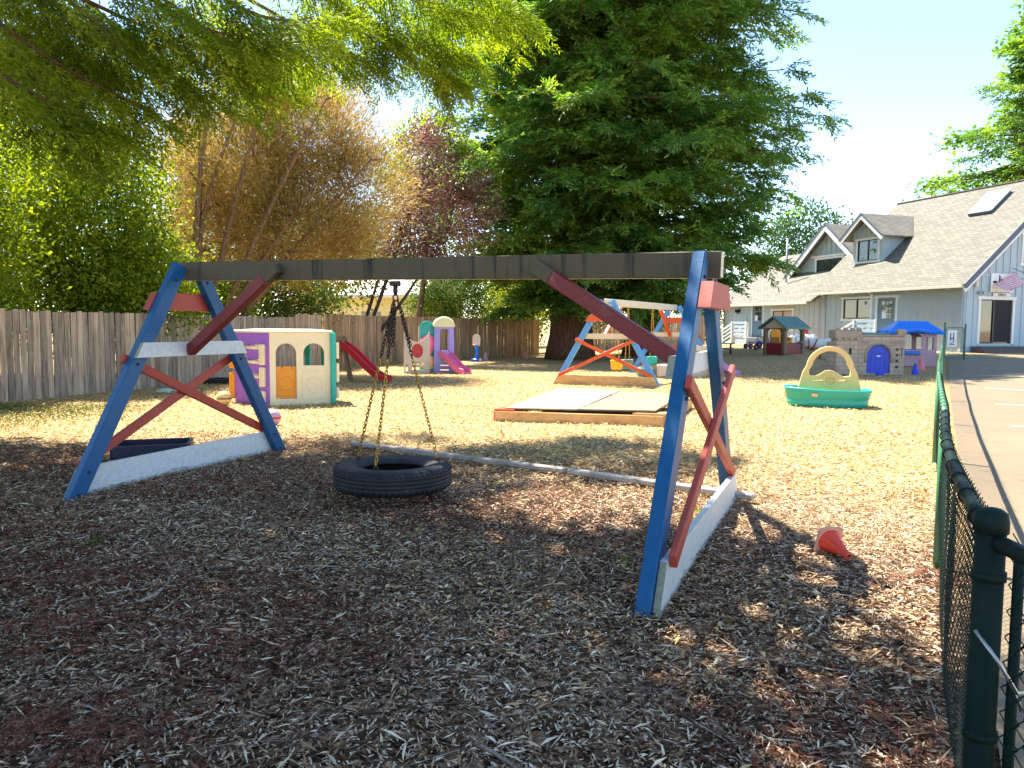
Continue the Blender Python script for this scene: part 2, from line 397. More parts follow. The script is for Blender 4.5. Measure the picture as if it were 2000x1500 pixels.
def grid_sheet(name, xs, ys, zf, mat, xy=None):
    X, Y = np.meshgrid(xs, ys, indexing='xy')
    if xy: X, Y = xy(X, Y)
    Z = zf(X, Y); nx, ny = len(xs), len(ys)
    me = bpy.data.meshes.new(name); vs = np.stack([X, Y, Z], -1).reshape(-1, 3)
    i = np.arange((ny - 1) * (nx - 1)); r_, c_ = i // (nx - 1), i % (nx - 1); a = r_ * nx + c_
    me.from_pydata(vs.tolist(), [], np.stack([a, a + 1, a + nx + 1, a + nx], -1).tolist())
    me.polygons.foreach_set('use_smooth', [True] * len(me.polygons)); me.materials.append(mat)
    o = bpy.data.objects.new(name, me); COL.objects.link(o); o['kind'] = 'structure'; return o
def axis(lo, hi, f0, f1, st, k=1.35):
    a = list(np.arange(f0, f1 + 1e-6, st)); s = st; x = f0
    while x > lo: s *= k; x -= s; a.insert(0, x)
    s = st; x = f1
    while x < hi: s *= k; x += s; a.append(x)
    return np.array(a)
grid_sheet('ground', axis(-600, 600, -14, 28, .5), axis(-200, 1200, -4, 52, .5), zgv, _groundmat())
def _asphalt():
    m, n, b = _m('worn asphalt'); v = coords(n); g = noise(n, v, 55, 4, .8); g2 = noise(n, v, .45, 6, .7); g3 = noise(n, v, 3.0, 6, .75)
    c = mix(n, g.outputs[0], (.115, .082, .05), (.265, .195, .115)); c = mix(n, ramp(n, [(.35, (0, 0, 0)), (.7, (.8, .8, .8))], g2.outputs[0]).outputs[0], c, (.25, .18, .095))
    c = mix(n, ramp(n, [(.55, (0, 0, 0)), (.72, (.6, .6, .6))], g3.outputs[0]).outputs[0], c, (.08, .055, .03))
    n.links.new(c, b.inputs['Base Color']); b.inputs['Roughness'].default_value = .9; bump(n, g.outputs[0], .4, .006, b); return m
FD = (FEN[-1] - FEN[0]).normalized(); FR = Vector((FD.y, -FD.x))
def lot_xy(u, v):       # u to the right of the fence, v along it
    return FEN[0].x + FD.x * v + FR.x * u, FEN[0].y + FD.y * v + FR.y * u
grid_sheet('parking_lot', np.arange(.12, 30, .6), np.arange(-6, 36, .6), lambda x, y: zgv(x, y) + .03, _asphalt(), lot_xy)
def _linepaint():
    m, n, b = _m('worn white line paint'); g = noise(n, coords(n), 18, 6, .75)
    n.links.new(ramp(n, [(.38, (.26, .20, .13)), (.6, (.66, .63, .57))], g.outputs[0]).outputs[0], b.inputs['Base Color']); b.inputs['Roughness'].default_value = .8; return m
lp = _linepaint()
for k, vv in enumerate((4.6, 8.4, 12.3, 16.2, 20.2, 24.4)):
    o = grid_sheet('parking_line', np.linspace(.9, 6.3, 12), np.array([vv - .055, vv + .055]), lambda x, y: zgv(x, y) + .036, lp, lambda u, v: lot_xy(u, v - .02 * u))

# ------------------------------------------------------------------ wooden fences
def board_variants(h, wd, mat, n=5):
    out = []
    for k in range(n):
        mb = MB(); hh = h + random.uniform(-.02, .02); ww = wd * random.uniform(.9, 1.0)
        mb.panel([[(-ww / 2, 0), (ww / 2, 0), (ww / 2, hh - .01), (ww / 2 - random.uniform(.0, .02), hh), (-ww / 2 + random.uniform(.0, .02), hh + random.uniform(-.012, .0)), (-ww / 2, hh - .02)]],
                 (0, -.009, 0), (1, 0, 0), (0, 0, 1), (0, 1, 0), .018)
        o = mb.build('board', mat); out.append(o.data); bpy.data.objects.remove(o)
    return out
def board_fence(name, label, pts, h, mat, wd=.142, stepups=()):
    root = thing(name, label, 'fence', GZ(*pts[0]))
    vs = board_variants(h, wd, mat); off = root.location
    nb = 0
    for a, b in zip(pts, pts[1:]):
        a, b = Vector(a), Vector(b); d = (b - a); L = d.length; d.normalize(); n = int(L / (wd + .004)); ang = math.atan2(d.y, d.x)
        for i in range(n):
            p = a + d * ((i + .5) * L / n)
            o = bpy.data.objects.new('board', random.choice(vs)); COL.objects.link(o); o.parent = root; nb += 1
            dz = sum(s for q, s in stepups if p.y > q)
            o.location = Vector((p.x, p.y, zg(p.x, p.y) - .02 + dz + random.uniform(-.008, .008))) - off
            o.location.x += random.uniform(-.006, .006); o.rotation_euler = (random.uniform(-.006, .006), random.uniform(-.008, .008), ang + random.uniform(-.02, .02))
        for z in (.35, h - .35):                       # rails and posts on the neighbour's side
            mb = MB(off); nrm = Vector((-d.y, d.x, 0)) * .04
            mb.bar(Vector((a.x, a.y, zg(*a) + z)) + nrm, Vector((b.x, b.y, zg(*b) + z)) + nrm, .04, .09); mb.build('rail', mat, root)
        for i in range(int(L / 2.4) + 1):
            p = a + d * min(L, i * 2.4); mb = MB(off); q = Vector((p.x - d.y * .11, p.y + d.x * .11, 0)); z0 = zg(p.x, p.y)
            mb.box((q.x, q.y, z0 + h / 2 - .1), (.09, .09, h + .1)); mb.build('post', mat, root)
    return root
board_fence('board_fence', 'grey weathered board fence with pale lichen under the bright green hedge', [(-13.2, 5.0), (-9.95, 14.9), (-7.8, 21.3), (-6.5, 26.2)], 1.82, M['fence'], stepups=((24.6, .10),))
board_fence('board_fence', 'brown board fence behind the pink slide climber, ending at the redwood trunk', [(-6.45, 26.3), (-4.9, 32), (1.45, 41.5)], 1.95, M['fence2'])
board_fence('board_fence', 'pale grey board fence in the distance between redwood trunk and blue house', [(4.6, 46), (12.5, 50)], 1.8, M['fence'])

# ------------------------------------------------------------------ chain-link fence
def chain_fence():
    root = thing('chain_link_fence', 'green chain link fence with round posts between wood chips and parking lot', 'fence', GZ(FEN[0].x, FEN[0].y)); off = root.location
    HT = 1.02
    line = [Vector((1.12, -2.6))] + FEN
    def top(p): return Vector((p.x, p.y, zg(p.x, p.y) + HT))
    for i, p in enumerate(FEN):
        mb = MB(off); z0 = zg(p.x, p.y); h = HT + (.05 if i == 0 else .0); r = .035 if i == 0 else .030
        mb.tube([(p.x, p.y, z0 - .05), (p.x, p.y, z0 + h)], r, 16)
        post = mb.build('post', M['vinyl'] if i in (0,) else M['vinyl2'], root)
        if i == 0:
            mb = MB(off); mb.lathe([(.040, -.03), (.040, .0), (.036, .018), (.022, .028), (0.001, .032)], (p.x, p.y, z0 + h), 18); mb.build('post_cap', M['vinyl'], post)
            mb = MB(off)                              # tension bar clamped to the post
            q = p + Vector((.052, -.035)); mb.tube([(q.x, q.y, z0 + .05), (q.x, q.y, z0 + 1.0)], .013, 8)
            mb.build('tension_bar', M['vinyl'], post)
            for zz in (.28, .52, .93):
                mb = MB(off); mb.lathe([(.037, -.01), (.040, -.01), (.040, .01), (.037, .01)], (p.x, p.y, z0 + zz), 16); mb.build('clamp_band', M['vinyl'], post)
            mb = MB(off); a = Vector((p.x - .045, p.y - .03, z0 + .80)); mb.tube([a, a + Vector((.03, -.05, -.06)), a + Vector((.075, -.055, -.135)), a + Vector((.11, -.04, -.14))], .005, 6)
            mb.tube([a + Vector((.075, -.055, -.135)), a + Vector((.095, -.045, -.185))], .004, 6)
            mb.build('latch_wire', M['steel'], post)
    for i, (a, b) in enumerate(zip(line, line[1:])):
        mb = MB(off); P, Q = top(a), top(b); d = (Q - P).normalized(); n = Vector((-d.y, d.x, 0)) * .0
        if i == 1: P = P + d * .03
        if i == 0: Q = Q - d * .035
        pts = [P.lerp(Q, t) + Vector((0, 0, -.018 * math.sin(math.pi * t))) + Vector((-d.y, d.x, 0)) * (.035 * math.sin(math.pi * t) if i == 1 else 0) for t in np.linspace(0, 1, 9)]
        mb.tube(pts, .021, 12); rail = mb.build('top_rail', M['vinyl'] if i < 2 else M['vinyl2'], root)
        L = (Q - P).length; mb = MB(off)
        for t in np.arange(.25, L, .33):
            c = P.lerp(Q, t / L) + Vector((0, 0, -.018 * math.sin(math.pi * t / L))) + Vector((-d.y, d.x, 0)) * (.035 * math.sin(math.pi * t / L) if i == 1 else 0)
            ring = [c + Vector((-d.y, d.x, 0)) * (.026 * math.cos(q)) + Vector((0, 0, 1)) * (.026 * math.sin(q)) + d * .006 * math.sin(q / 2) for q in np.linspace(0, 2 * math.pi, 11)[:-1]]
            mb.tube(ring, .0035, 5, closed=True)
        mb.build('tie_wires', M['blackp'] if i < 2 else M['vinyl2'], rail)['kind'] = 'stuff'
        # woven wire: zigzag pickets, each hooked into its neighbours
        cell = .032 if i < 3 else .06; rw = .0019 if i < 3 else .0028
        nc = int(L / cell); rows = int(1.04 / cell); k = np.arange(rows + 1)
        nrm = np.array([-d.y, d.x, 0]); dd = np.array(d); quadsV = []
        for c in range(nc):
            s0 = c * cell
            side = np.where((k + c) % 2 == 0, 0.0, 1.0)
            along = s0 + side * cell * 1.04
            base = np.array(P)[None] + dd[None] * along[:, None]
            zlo = np.array([zg(x, y) for x, y in base[:, :2]]) + .03
            pts = base.copy(); pts[:, 2] = zlo + k * cell + rng.normal(0, .0015, rows + 1) + (.0 if i else 0)
            bow = .02 * math.sin(c * .07) + .012 * math.sin(c * .19 + 1)
            pts += nrm[None] * (side[:, None] * .008 - .004 - .018 + bow * np.sin(np.pi * np.clip(k / rows, 0, 1))[:, None] + (.035 * math.sin(math.pi * s0 / L) if i == 1 else 0))
            a_, b_ = pts[:-1], pts[1:]; t = b_ - a_; t /= np.linalg.norm(t, axis=1, keepdims=True)
            u = np.cross(t, nrm[None]); u /= np.linalg.norm(u, axis=1, keepdims=True); v = np.cross(t, u)
            cor = [u * math.cos(q) + v * math.sin(q) for q in (0, 2.094, 4.189)]
            for q in range(3):
                c0, c1 = cor[q] * rw, cor[(q + 1) % 3] * rw
                quadsV.append(np.stack([a_ + c0, a_ + c1, b_ + c1, b_ + c0], 1))
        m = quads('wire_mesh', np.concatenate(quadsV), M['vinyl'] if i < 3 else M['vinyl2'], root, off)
    return root
chain_fence()
# gate at the far end of the fence
def gate():
    p = Vector((16.0, 28.5)); z0 = zg(p.x, p.y); root = thing('chain_link_gate', 'small green chain link gate with a white notice beside the blue house', 'gate', (p.x, p.y, z0), math.atan2(.35, .94))
    for x in (0, 1.05):
        mb = MB(); mb.tube([(x, 0, -.02), (x, 0, 1.38 if x == 0 else 1.32)], .03, 12); mb.lathe([(.036, 0), (.036, .02), (.0, .05)], (x, 0, 1.38 if x == 0 else 1.32), 12); mb.build('post', M['vinyl2'], root)
    mb = MB()
    pth = [(.06, 0, .1), (.06, 0, 1.15), (.12, 0, 1.22), (.93, 0, 1.22), (.99, 0, 1.15), (.99, 0, .1)]
    mb.tube(pth + [pth[0]], .02, 10); mb.build('frame', M['vinyl2'], root)
    mb = MB()
    for k in range(14):
        for s in (1, -1):
            x0 = .08 + k * .065; pts = [(min(.98, max(.07, x0 + s * (.03 if q % 2 else -.03))), 0, .12 + q * .075) for q in range(15)]
            mb.tube(pts, .003, 3, caps=False)
    mb.build('wire_mesh', M['vinyl2'], root)
    mb = MB(); mb.box((.36, -.03, .82), (.48, .006, .62), ch=.002); s = mb.build('notice_board', M['paper'], root)
    mb = MB()
    for k, (x, z, w_, h_) in enumerate(((.27, .88, .045, .30), (.42, .86, .045, .36), (.34, .82, .14, .04), (.36, .60, .26, .03), (.33, .65, .16, .025))): mb.box((x, -.036, z), (w_, .004, h_), ch=.001)
    mb.build('lettering', M['ink'], s)
gate()
# ------------------------------------------------------------------ blue house
def house():
    Fv, Gv, Z = Vector((-.313, .9497, 0)), Vector((.9497, .313, 0)), Vector((0, 0, 1))
    O = Vector((19.8, 34.0, .55))
    root = thing('blue_house', 'grey blue board and batten house with steep shingled roof and dormers', 'house', O)
    def P(s, t, z): return O + Fv * s + Gv * t + Z * (z - .55)
    zr, ze, T = 8.55, 3.85, 5.4; k = (zr - ze) / T; LEN = 9.0
    def put(name, mat, parent, fn):
        mb = MB(O); fn(mb); o = mb.build(name, mat, parent); o.matrix_parent_inverse = parent.matrix_basis.inverted() if parent is not root else Matrix.Identity(4); return o
    B = lambda mb, s0, s1, t0, t1, z0, z1, ch=.004, mi=0: mb.box((P(s0, t0, z0) + P(s1, t1, z1)) / 2, (abs(s1 - s0), abs(t1 - t0), abs(z1 - z0)), (Fv, Gv, Z), ch, mi)
    # front wall (behind the window and door openings)
    win, dr = (5.35, 7.25, 2.06, 3.08), (3.72, 4.88, 1.06, 3.08)
    def wallpanel(mb, s0, s1, z0, z1, holes, t):
        mb.panel([[(s0, z0), (s1, z0), (s1, z1), (s0, z1)]] + [[(a, c), (b, c), (b, d), (a, d)] for a, b, c, d in holes], P(0, t, 0), Fv, Z, Gv, .12)
    wall = put('wall', M['siding'], root, lambda mb: wallpanel(mb, 0, LEN, .45, ze + .05, [win, dr], 0))
    def battens(s0, s1, z0, z1f, t, holes, parent, step=.41):
        for q in np.arange(s0 + .03, s1, step):
            spans = [(z0, z1f(q))]
            for a, b, c, d in holes:
                if a - .12 < q < b + .12:
                    spans = [r for lo, hi in spans for r in ((lo, min(hi, c - .14)), (max(lo, d + .14), hi)) if r[1] - r[0] > .05]
            for lo, hi in spans: put('batten', M['siding'], parent, lambda mb: B(mb, q - .022, q + .022, t - .03, t - .001, lo, hi))
    battens(0, LEN, .46, lambda q: ze - .06, 0, [win, dr], wall)
    # gable wall
    gt = lambda t: ze + k * (t if t < T else 2 * T - t)
    gw = put('gable_wall', M['siding'], root, lambda mb: mb.panel([[(0.02, .45), (2 * T, .45), (2 * T, ze), (T, zr - .05), (0.02, ze)], [(1.05, .92), (2.95, .92), (2.95, 2.88), (1.05, 2.88)], [(3.42, 4.55), (5.2, 4.55), (5.2, 5.8), (3.42, 5.8)]],
                                                             P(0, 0, 0), Gv, Z, Fv, .12))
    for q in np.arange(.24, 2 * T, .41):
        for lo, hi in ([(.5, .86), (3.06, 3.9), (4.02, gt(q) - .1)] if .85 < q < 3.1 else [(.5, 3.9), (4.02, 4.4), (5.95, gt(q) - .1)] if 3.25 < q < 5.4 else [(.5, 3.9), (4.02, gt(q) - .1)]):
            if hi > lo + .05: put('batten', M['siding'], gw, lambda mb: mb.box((P(-.015, q, lo) + P(-.015, q, hi)) / 2, (.03, .045, hi - lo), (Fv, Gv, Z), .004))
    put('girt_board', M['siding'], gw, lambda mb: B(mb, -.035, -.001, .03, 2 * T - .03, 3.9, 4.02))
    put('corner_board', M['siding'], gw, lambda mb: B(mb, -.036, .10, -.036, -.002, .46, ze))
    put('skirt_board', M['siding'], gw, lambda mb: B(mb, -.05, -.032, .0, 2 * T, .35, .70))
    # far and rear walls close the volume
    put('wall', M['siding'], root, lambda mb: (B(mb, 0, LEN, 2 * T - .12, 2 * T, .45, ze), mb.panel([[(0, .45), (2 * T, .45), (2 * T, ze), (T, zr - .1), (0, ze)]], P(LEN - .12, 0, 0), Gv, Z, Fv, .12)))
    # roof
    def roofslab(mb, s0, s1, tA, zA, tB, zB, th=.09):
        a, b, c, d = P(s0, tA, zA), P(s1, tA, zA), P(s1, tB, zB), P(s0, tB, zB); n = (b - a).cross(d - a); n.normalize(); n = n if n.z > 0 else -n
        mb.add([a, b, c, d] + [q + n * th for q in (a, b, c, d)], [(0, 1, 2, 3), (4, 5, 6, 7), (0, 1, 5, 4), (1, 2, 6, 5), (2, 3, 7, 6), (3, 0, 4, 7)])
    def slope(name, s0, s1, tA, zA, tB, zB, parent, mat='shingle'):
        """a roof plane in its own axes, so that the courses run along the eave"""
        a, b, c = P(s0, tA, zA), P(s1, tA, zA), P(s0, tB, zB)
        ex = (b - a); L = ex.length; ex.normalize(); ey = (c - a); W_ = ey.length; ey.normalize(); ez = ex.cross(ey)
        if ez.z < 0: a, ex = b, -ex; ez = ex.cross(ey)
        mb = MB(); mb.box((L / 2, W_ / 2, .045), (L, W_, .09), ch=.01)
        ob = mb.build(name, M[mat], parent); m4 = Matrix((ex, ey, ez)).transposed().to_4x4(); m4.translation = a - O; ob.matrix_basis = m4
        if parent is not root: ob.matrix_parent_inverse = parent.matrix_basis.inverted()
        return ob
    ov = .55
    roof = slope('roof', -ov, LEN + .35, -.50, ze - .50 * k + .02, T, zr + .02, root)
    slope('roof_slope', -ov, LEN + .35, 2 * T + .5, ze - .5 * k + .02, T, zr + .02, roof)
    put('ridge_cap', M['shingle'], roof, lambda mb: mb.bar(P(-ov, T, zr + .12), P(LEN + .35, T, zr + .12), .26, .06))
    put('gutter', M['gutter'], roof, lambda mb: mb.bar(P(-ov + .05, -.58, ze - .50 * k + .0), P(LEN + .3, -.58, ze - .50 * k + .0), .12, .13))
    for s_, nm in ((-ov - .02, 'rake'),):
        put('rake_board', M['fascia'], roof, lambda mb: (mb.bar(P(s_, -.52, ze - .52 * k + .0), P(s_, T, zr + .0), .05, .24, up=(0, 0, 1)), mb.bar(P(s_, 2 * T + .5, ze - .5 * k), P(s_, T, zr), .05, .24)))
        put('rake_trim', M['trim'], roof, lambda mb: (mb.bar(P(s_ + .06, -.5, ze - .5 * k - .20), P(s_ + .06, T, zr - .20), .05, .2), mb.bar(P(s_ + .06, 2 * T + .5, ze - .5 * k - .2), P(s_ + .06, T, zr - .2), .05, .2)))
    for q in np.arange(.4, LEN, 1.15): put('rafter_tail', M['siding'], roof, lambda mb: mb.bar(P(q, -.46, ze - .46 * k - .10), P(q, .0, ze - .10), .09, .16))
    # skylight
    sk = put('skylight', M['fascia'], roof, lambda mb: mb.bar(P(2.35, 3.45, ze + 3.45 * k + .20), P(2.35, 4.65, ze + 4.65 * k + .20), 1.25, .22))
    put('dome', M['paper'], sk, lambda mb: mb.bar(P(2.35, 3.43, ze + 3.43 * k + .34), P(2.35, 4.67, ze + 4.67 * k + .34), 1.29, .07, ch=.03))
    def window(s0, s1, z0, z1, t, parent, blind=False, mull=True, sill=True, fm='trim'):
        g = put('window', M['blind'] if blind else M['glass'], parent, lambda mb: B(mb, s0, s1, t + .04, t + .06, z0, z1))
        put('frame', M[fm], g, lambda mb: [B(mb, a, b, t - .045, t + .03, c, d) for a, b, c, d in ((s0 - .10, s0, z0 - .0, z1), (s1, s1 + .10, z0, z1), (s0 - .16, s1 + .16, z1, z1 + .11), (s0 - .16, s1 + .16, z0 - .11, z0))])
        put('sash', M['frame'], g, lambda mb: [B(mb, a, b, t + .0, t + .038, c, d) for a, b, c, d in ((s0 + .001, s0 + .05, z0 + .05, z1 - .05), (s1 - .05, s1 - .001, z0 + .05, z1 - .05), (s0 + .001, s1 - .001, z1 - .05, z1 - .001), (s0 + .001, s1 - .001, z0 + .001, z0 + .05)) + (((s0 + s1) / 2 - .03, (s0 + s1) / 2 + .03, z0 + .05, z1 - .05),) * mull]); return g
    window(*win[:2], win[2], win[3], 0, wall)
    def door(s0, s1, z0, z1, t, parent):
        d = put('door', M['door'], parent, lambda mb: B(mb, s0, s1, t + .03, t + .075, z0, z1))
        put('door_frame', M['trim'], d, lambda mb: [B(mb, a, b, t - .045, t + .028, c, e) for a, b, c, e in ((s0 - .11, s0, z0, z1), (s1, s1 + .11, z0, z1), (s0 - .2, s1 + .2, z1, z1 + .12))])
        sm, w_ = (s0 + s1) / 2, (s1 - s0)
        for i in range(3):
            for j in range(3):
                a = sm - w_ * .27 + i * w_ * .19; c = z0 + 1.02 + j * .29
                put('pane', M['glass'], d, lambda mb: B(mb, a, a + w_ * .16, t + .018, t + .029, c, c + .25))
        put('notice', M['paper'], d, lambda mb: B(mb, sm + .02, sm + .30, t + .008, t + .013, z0 + 1.0, z0 + 1.34))
        put('door_handle', M['steel'], d, lambda mb: mb.lathe([(.0, 0), (.03, .01), (.03, .05), (0, .06)], P(s0 + .1, t + .02, z0 + .95), 10, (Fv, Z, -Gv))); return d
    door(*dr[:2], dr[2], dr[3], 0, wall)
    put('wall_lamp', M['trim'], wall, lambda mb: (mb.box(P(5.22, -.06, 3.22), (.08, .1, .14), (Fv, Gv, Z)), mb.lathe([(.03, 0), (.05, .05), (.02, .1)], P(5.22, -.12, 3.2), 10)))
    # floodlights and downpipe at the far corner
    put('floodlight', M['blackp'], wall, lambda mb: (mb.box(P(8.75, -.15, 3.42), (.14, .2, .16), (Fv, Gv, Z)), mb.box(P(8.45, -.1, 3.4), (.12, .16, .12), (Fv, Gv, Z))))
    put('downpipe', M['siding'], wall, lambda mb: mb.tube([P(8.6, -.05, 3.45), P(8.6, -.05, .5)], .035, 8))
    # gable: sliding door, sign, lamp
    def BG(mb, t0, t1, s0, s1, z0, z1, ch=.004): mb.box((P(s0, t0, z0) + P(s1, t1, z1)) / 2, (abs(s1 - s0), abs(t1 - t0), abs(z1 - z0)), (Fv, Gv, Z), ch)
    sd = put('sliding_door', M['glass'], gw, lambda mb: BG(mb, 1.05, 2.95, .05, .07, .92, 2.88))
    put('door_frame', M['trim'], sd, lambda mb: [BG(mb, a, b, -.05, .04, c, d) for a, b, c, d in ((.92, 1.05, .90, 2.88), (2.95, 3.08, .90, 2.88), (.86, 3.14, 2.88, 3.02))])
    put('screen', M['dark'], sd, lambda mb: BG(mb, 1.92, 2.86, .015, .03, .99, 2.84))
    put('stile', M['frame'], sd, lambda mb: [BG(mb, a, b, .0, .012 + .034, c, d) for a, b, c, d in ((1.051, 1.10, .92, 2.88), (1.84, 1.92, .92, 2.879), (2.87, 2.949, .92, 2.88), (1.1, 2.87, 2.84, 2.878), (1.1, 1.84, .921, .99))])
    put('threshold', M['step'], sd, lambda mb: BG(mb, .55, 3.3, -.55, -.06, .55, .80))
    put('step', M['step'], sd, lambda mb: BG(mb, .3, 6.0, -.95, -.56, .5, .70))
    sg = put('sign', M['paper'], gw, lambda mb: BG(mb, 1.52, 2.88, -.075, -.045, 3.22, 4.05))
    for t0, t1, z0, z1 in ((1.98, 2.05, 3.62, 3.98), (2.72, 2.79, 3.30, 3.98), (2.05, 2.20, 3.74, 3.79), (2.64, 2.86, 3.80, 3.85), (2.05, 2.12, 3.84, 3.88), (2.3, 2.45, 3.42, 3.46)):
        put('emblem_stroke', M['navy'], sg, lambda mb: BG(mb, t0, t1, -.083, -.077, z0, z1, .001))
    put('emblem', M['ink'], sg, lambda mb: mb.lathe([(.0, 0), (.13, 0), (.13, .006), (0, .006)], P(-.083, 1.76, 3.66), 18, (Gv, Z * .45, Fv)))
    put('office_plate', M['paper'], gw, lambda mb: BG(mb, 1.7, 2.75, -.07, -.05, 3.03, 3.18, .002))
    cu = bpy.data.curves.new('lettering', 'FONT'); cu.body = 'OFFICE'; cu.size = .15; cu.extrude = .003; cu.align_x = 'CENTER'; cu.materials.append(M['ink'])
    tt = bpy.data.objects.new('letters', cu); COL.objects.link(tt); bpy.context.view_layer.update(); tme = bpy.data.meshes.new_from_object(tt.evaluated_get(bpy.context.evaluated_depsgraph_get())); bpy.data.objects.remove(tt); to = bpy.data.objects.new('lettering', tme); COL.objects.link(to); to.parent = gw; m4 = Matrix((Gv, Z, -Fv)).transposed().to_4x4(); m4.translation = P(-.078, 2.22, 3.05) - O; to.matrix_basis = m4
    put('carriage_lamp', M['trim'], gw, lambda mb: (mb.lathe([(.03, -.2), (.07, -.16), (.07, .08), (.11, .1), (.02, .2)], P(-.14, .62, 3.62), 8), BG(mb, .58, .66, -.06, -.04, 3.5, 3.75)))
    put('porch_lamp', M['steel'], gw, lambda mb: (mb.lathe([(.0, -.05), (.06, 0), (.07, .08), (.0, .12)], P(-.12, .86, 3.12), 10), mb.lathe([(.0, -.05), (.06, 0), (.07, .08), (.0, .12)], P(-.12, 1.08, 3.13), 10), BG(mb, .9, 1.04, -.09, -.04, 3.1, 3.2)))
    # upper gable window
    g = put('window', M['glass'], gw, lambda mb: BG(mb, 3.42, 5.2, .05, .07, 4.55, 5.8))
    put('frame', M['trim'], g, lambda mb: [BG(mb, a, b, -.05, .04, c, d) for a, b, c, d in ((3.31, 3.42, 4.55, 5.8), (5.2, 5.31, 4.55, 5.8), (3.25, 5.37, 5.8, 5.92), (3.25, 5.37, 4.43, 4.55))])
    # dormer
    dc, dw, td = 6.98, 1.06, 1.2; zb, zd, za = ze + td * k - .05, 6.62, 7.52
    dm = put('dormer', M['siding'], root, lambda mb: mb.panel([[(dc - dw, zb), (dc + dw, zb), (dc + dw, zd), (dc, za - .12), (dc - dw, zd)], [(dc - .72, 5.12), (dc + .72, 5.12), (dc + .72, 6.22), (dc - .72, 6.22)]], P(0, td, 0), Fv, Z, Gv, .1))
    for sgn in (-1, 1):
        s0 = dc + sgn * dw
        put('cheek_wall', M['siding'], dm, lambda mb: mb.panel([[(td + .1, zb + .06), (td + .1, zd - .02), ((zd - ze) / k, zd - .02)]], P(s0 - (.09 if sgn > 0 else 0), 0, 0), Gv, Z, Fv, .09))
        for q in (.5, .95, 1.4): put('batten', M['siding'], dm, lambda mb: mb.box((P(s0 + sgn * .012, td + q, ze + (td + q) * k + .03) + P(s0 + sgn * .012, td + q, zd - .04)) / 2, (.03, .04, max(.05, zd - .07 - ze - (td + q) * k)), (Fv, Gv, Z), .003))
    for q in np.arange(dc - .85, dc + .9, .34):
        if abs(q - dc) < .86: put('batten', M['siding'], dm, lambda mb: B(mb, q - .02, q + .02, td - .03, td - .002, 6.36, max(6.42, zd + (za - zd) * (1 - abs(q - dc) / dw) - .22)))
    window(dc - .72, dc + .72, 5.12, 6.22, td, dm)
    put('sill_flashing', M['trim'], dm, lambda mb: mb.bar(P(dc - 1.2, td - .06, zb + .02), P(dc + 1.25, td - .06, zb + .02), .22, .06))
    hw = 1.5; sl = (za - zd) / dw; ze2 = za - hw * sl
    for sgn in (-1, 1):
        a, b = P(dc + sgn * hw, td - .5, ze2), P(dc, td - .5, za); tE, tR = (ze2 - ze) / k, (za - ze) / k
        c, d = P(dc, tR, za), P(dc + sgn * hw, tE, ze2)
        def f(mb):
            n = (b - a).cross(d - a); n.normalize(); n = n if n.z > 0 else -n
            mb.add([a, b, c, d] + [q + n * .08 for q in (a, b, c, d)], [(0, 1, 2, 3), (4, 5, 6, 7), (0, 1, 5, 4), (1, 2, 6, 5), (2, 3, 7, 6), (3, 0, 4, 7)])
        put('dormer_roof', M['shingle'], dm, f)
        put('bargeboard', M['trim'], dm, lambda mb: mb.bar(P(dc + sgn * (hw + .02), td - .53, ze2 - .10), P(dc + sgn * .0, td - .53, za - .10), .05, .22))
        put('barge_edge', M['fascia'], dm, lambda mb: mb.bar(P(dc + sgn * (hw + .04), td - .55, ze2 + .035), P(dc + sgn * .0, td - .55, za + .05), .06, .09))
    # wing to the left with its own cross gable
    wz, W0, W1, TW = 3.30, LEN + .03, 18.4, 5.0; kw = .62
    wd_, ww = (14.15, 15.2, .98, 2.92), (11.4, 13.2, 1.5, 2.58)
    wing = put('wing_wall', M['siding'], root, lambda mb: (mb.panel([[(W0, .4), (W1, .4), (W1, wz), (W0, wz)]] + [[(a, c), (b, c), (b, d), (a, d)] for a, b, c, d in (wd_, ww)], P(0, .05, 0), Fv, Z, Gv, .12),
                                                                    mb.panel([[(.05, .4), (2 * TW, .4), (2 * TW, wz), (TW, wz + TW * kw), (.05, wz)]], P(W1 - .12, 0, 0), Gv, Z, Fv, .12)))
    battens(W0 + .1, W1, .42, lambda q: wz - .06, .05, [wd_, ww], wing)
    window(*ww, .05, wing, blind=True); door(*wd_, .05, wing)
    wr = slope('wing_roof', W0 - .1, W1 + .5, -.55, wz - .55 * kw, TW, wz + TW * kw, root)
    slope('roof_slope', W0 - .1, W1 + .5, 2 * TW + .5, wz - .5 * kw, TW, wz + TW * kw, wr)
    put('gutter', M['gutter'], wr, lambda mb: mb.bar(P(W0 + .35, -.62, wz - .55 * kw), P(W1 + .5, -.62, wz - .55 * kw), .12, .14))
    put('rake_trim', M['trim'], wr, lambda mb: mb.bar(P(W1 + .52, -.55, wz - .55 * kw - .08), P(W1 + .52, TW, wz + TW * kw - .08), .05, .22))
    put('wall_bracket', M['dark'], wing, lambda mb: (mb.box(P(16.6, -.1, 2.62), (.3, .2, .2), (Fv, Gv, Z)), mb.bar(P(16.5, -.2, 2.6), P(16.2, -.35, 2.4), .05, .05)))
    c2, h2, t2, z2, a2 = 11.2, 3.35, 2.5, 4.58, 7.55; sl2 = (a2 - z2) / 3.55
    cg = put('cross_gable', M['siding'], root, lambda mb: mb.panel([[(c2 - h2, 4.3), (c2 + h2, 4.3), (c2 + h2, z2 + .1), (c2, a2 - .15), (c2 - h2, z2 + .1)]], P(0, t2, 0), Fv, Z, Gv, .1))
    for q in np.arange(c2 - 2.8, c2 + 3, .41): put('batten', M['siding'], cg, lambda mb: B(mb, q - .02, q + .02, t2 - .03, t2 - .002, 4.35, a2 - .3 - abs(q - c2) * sl2))
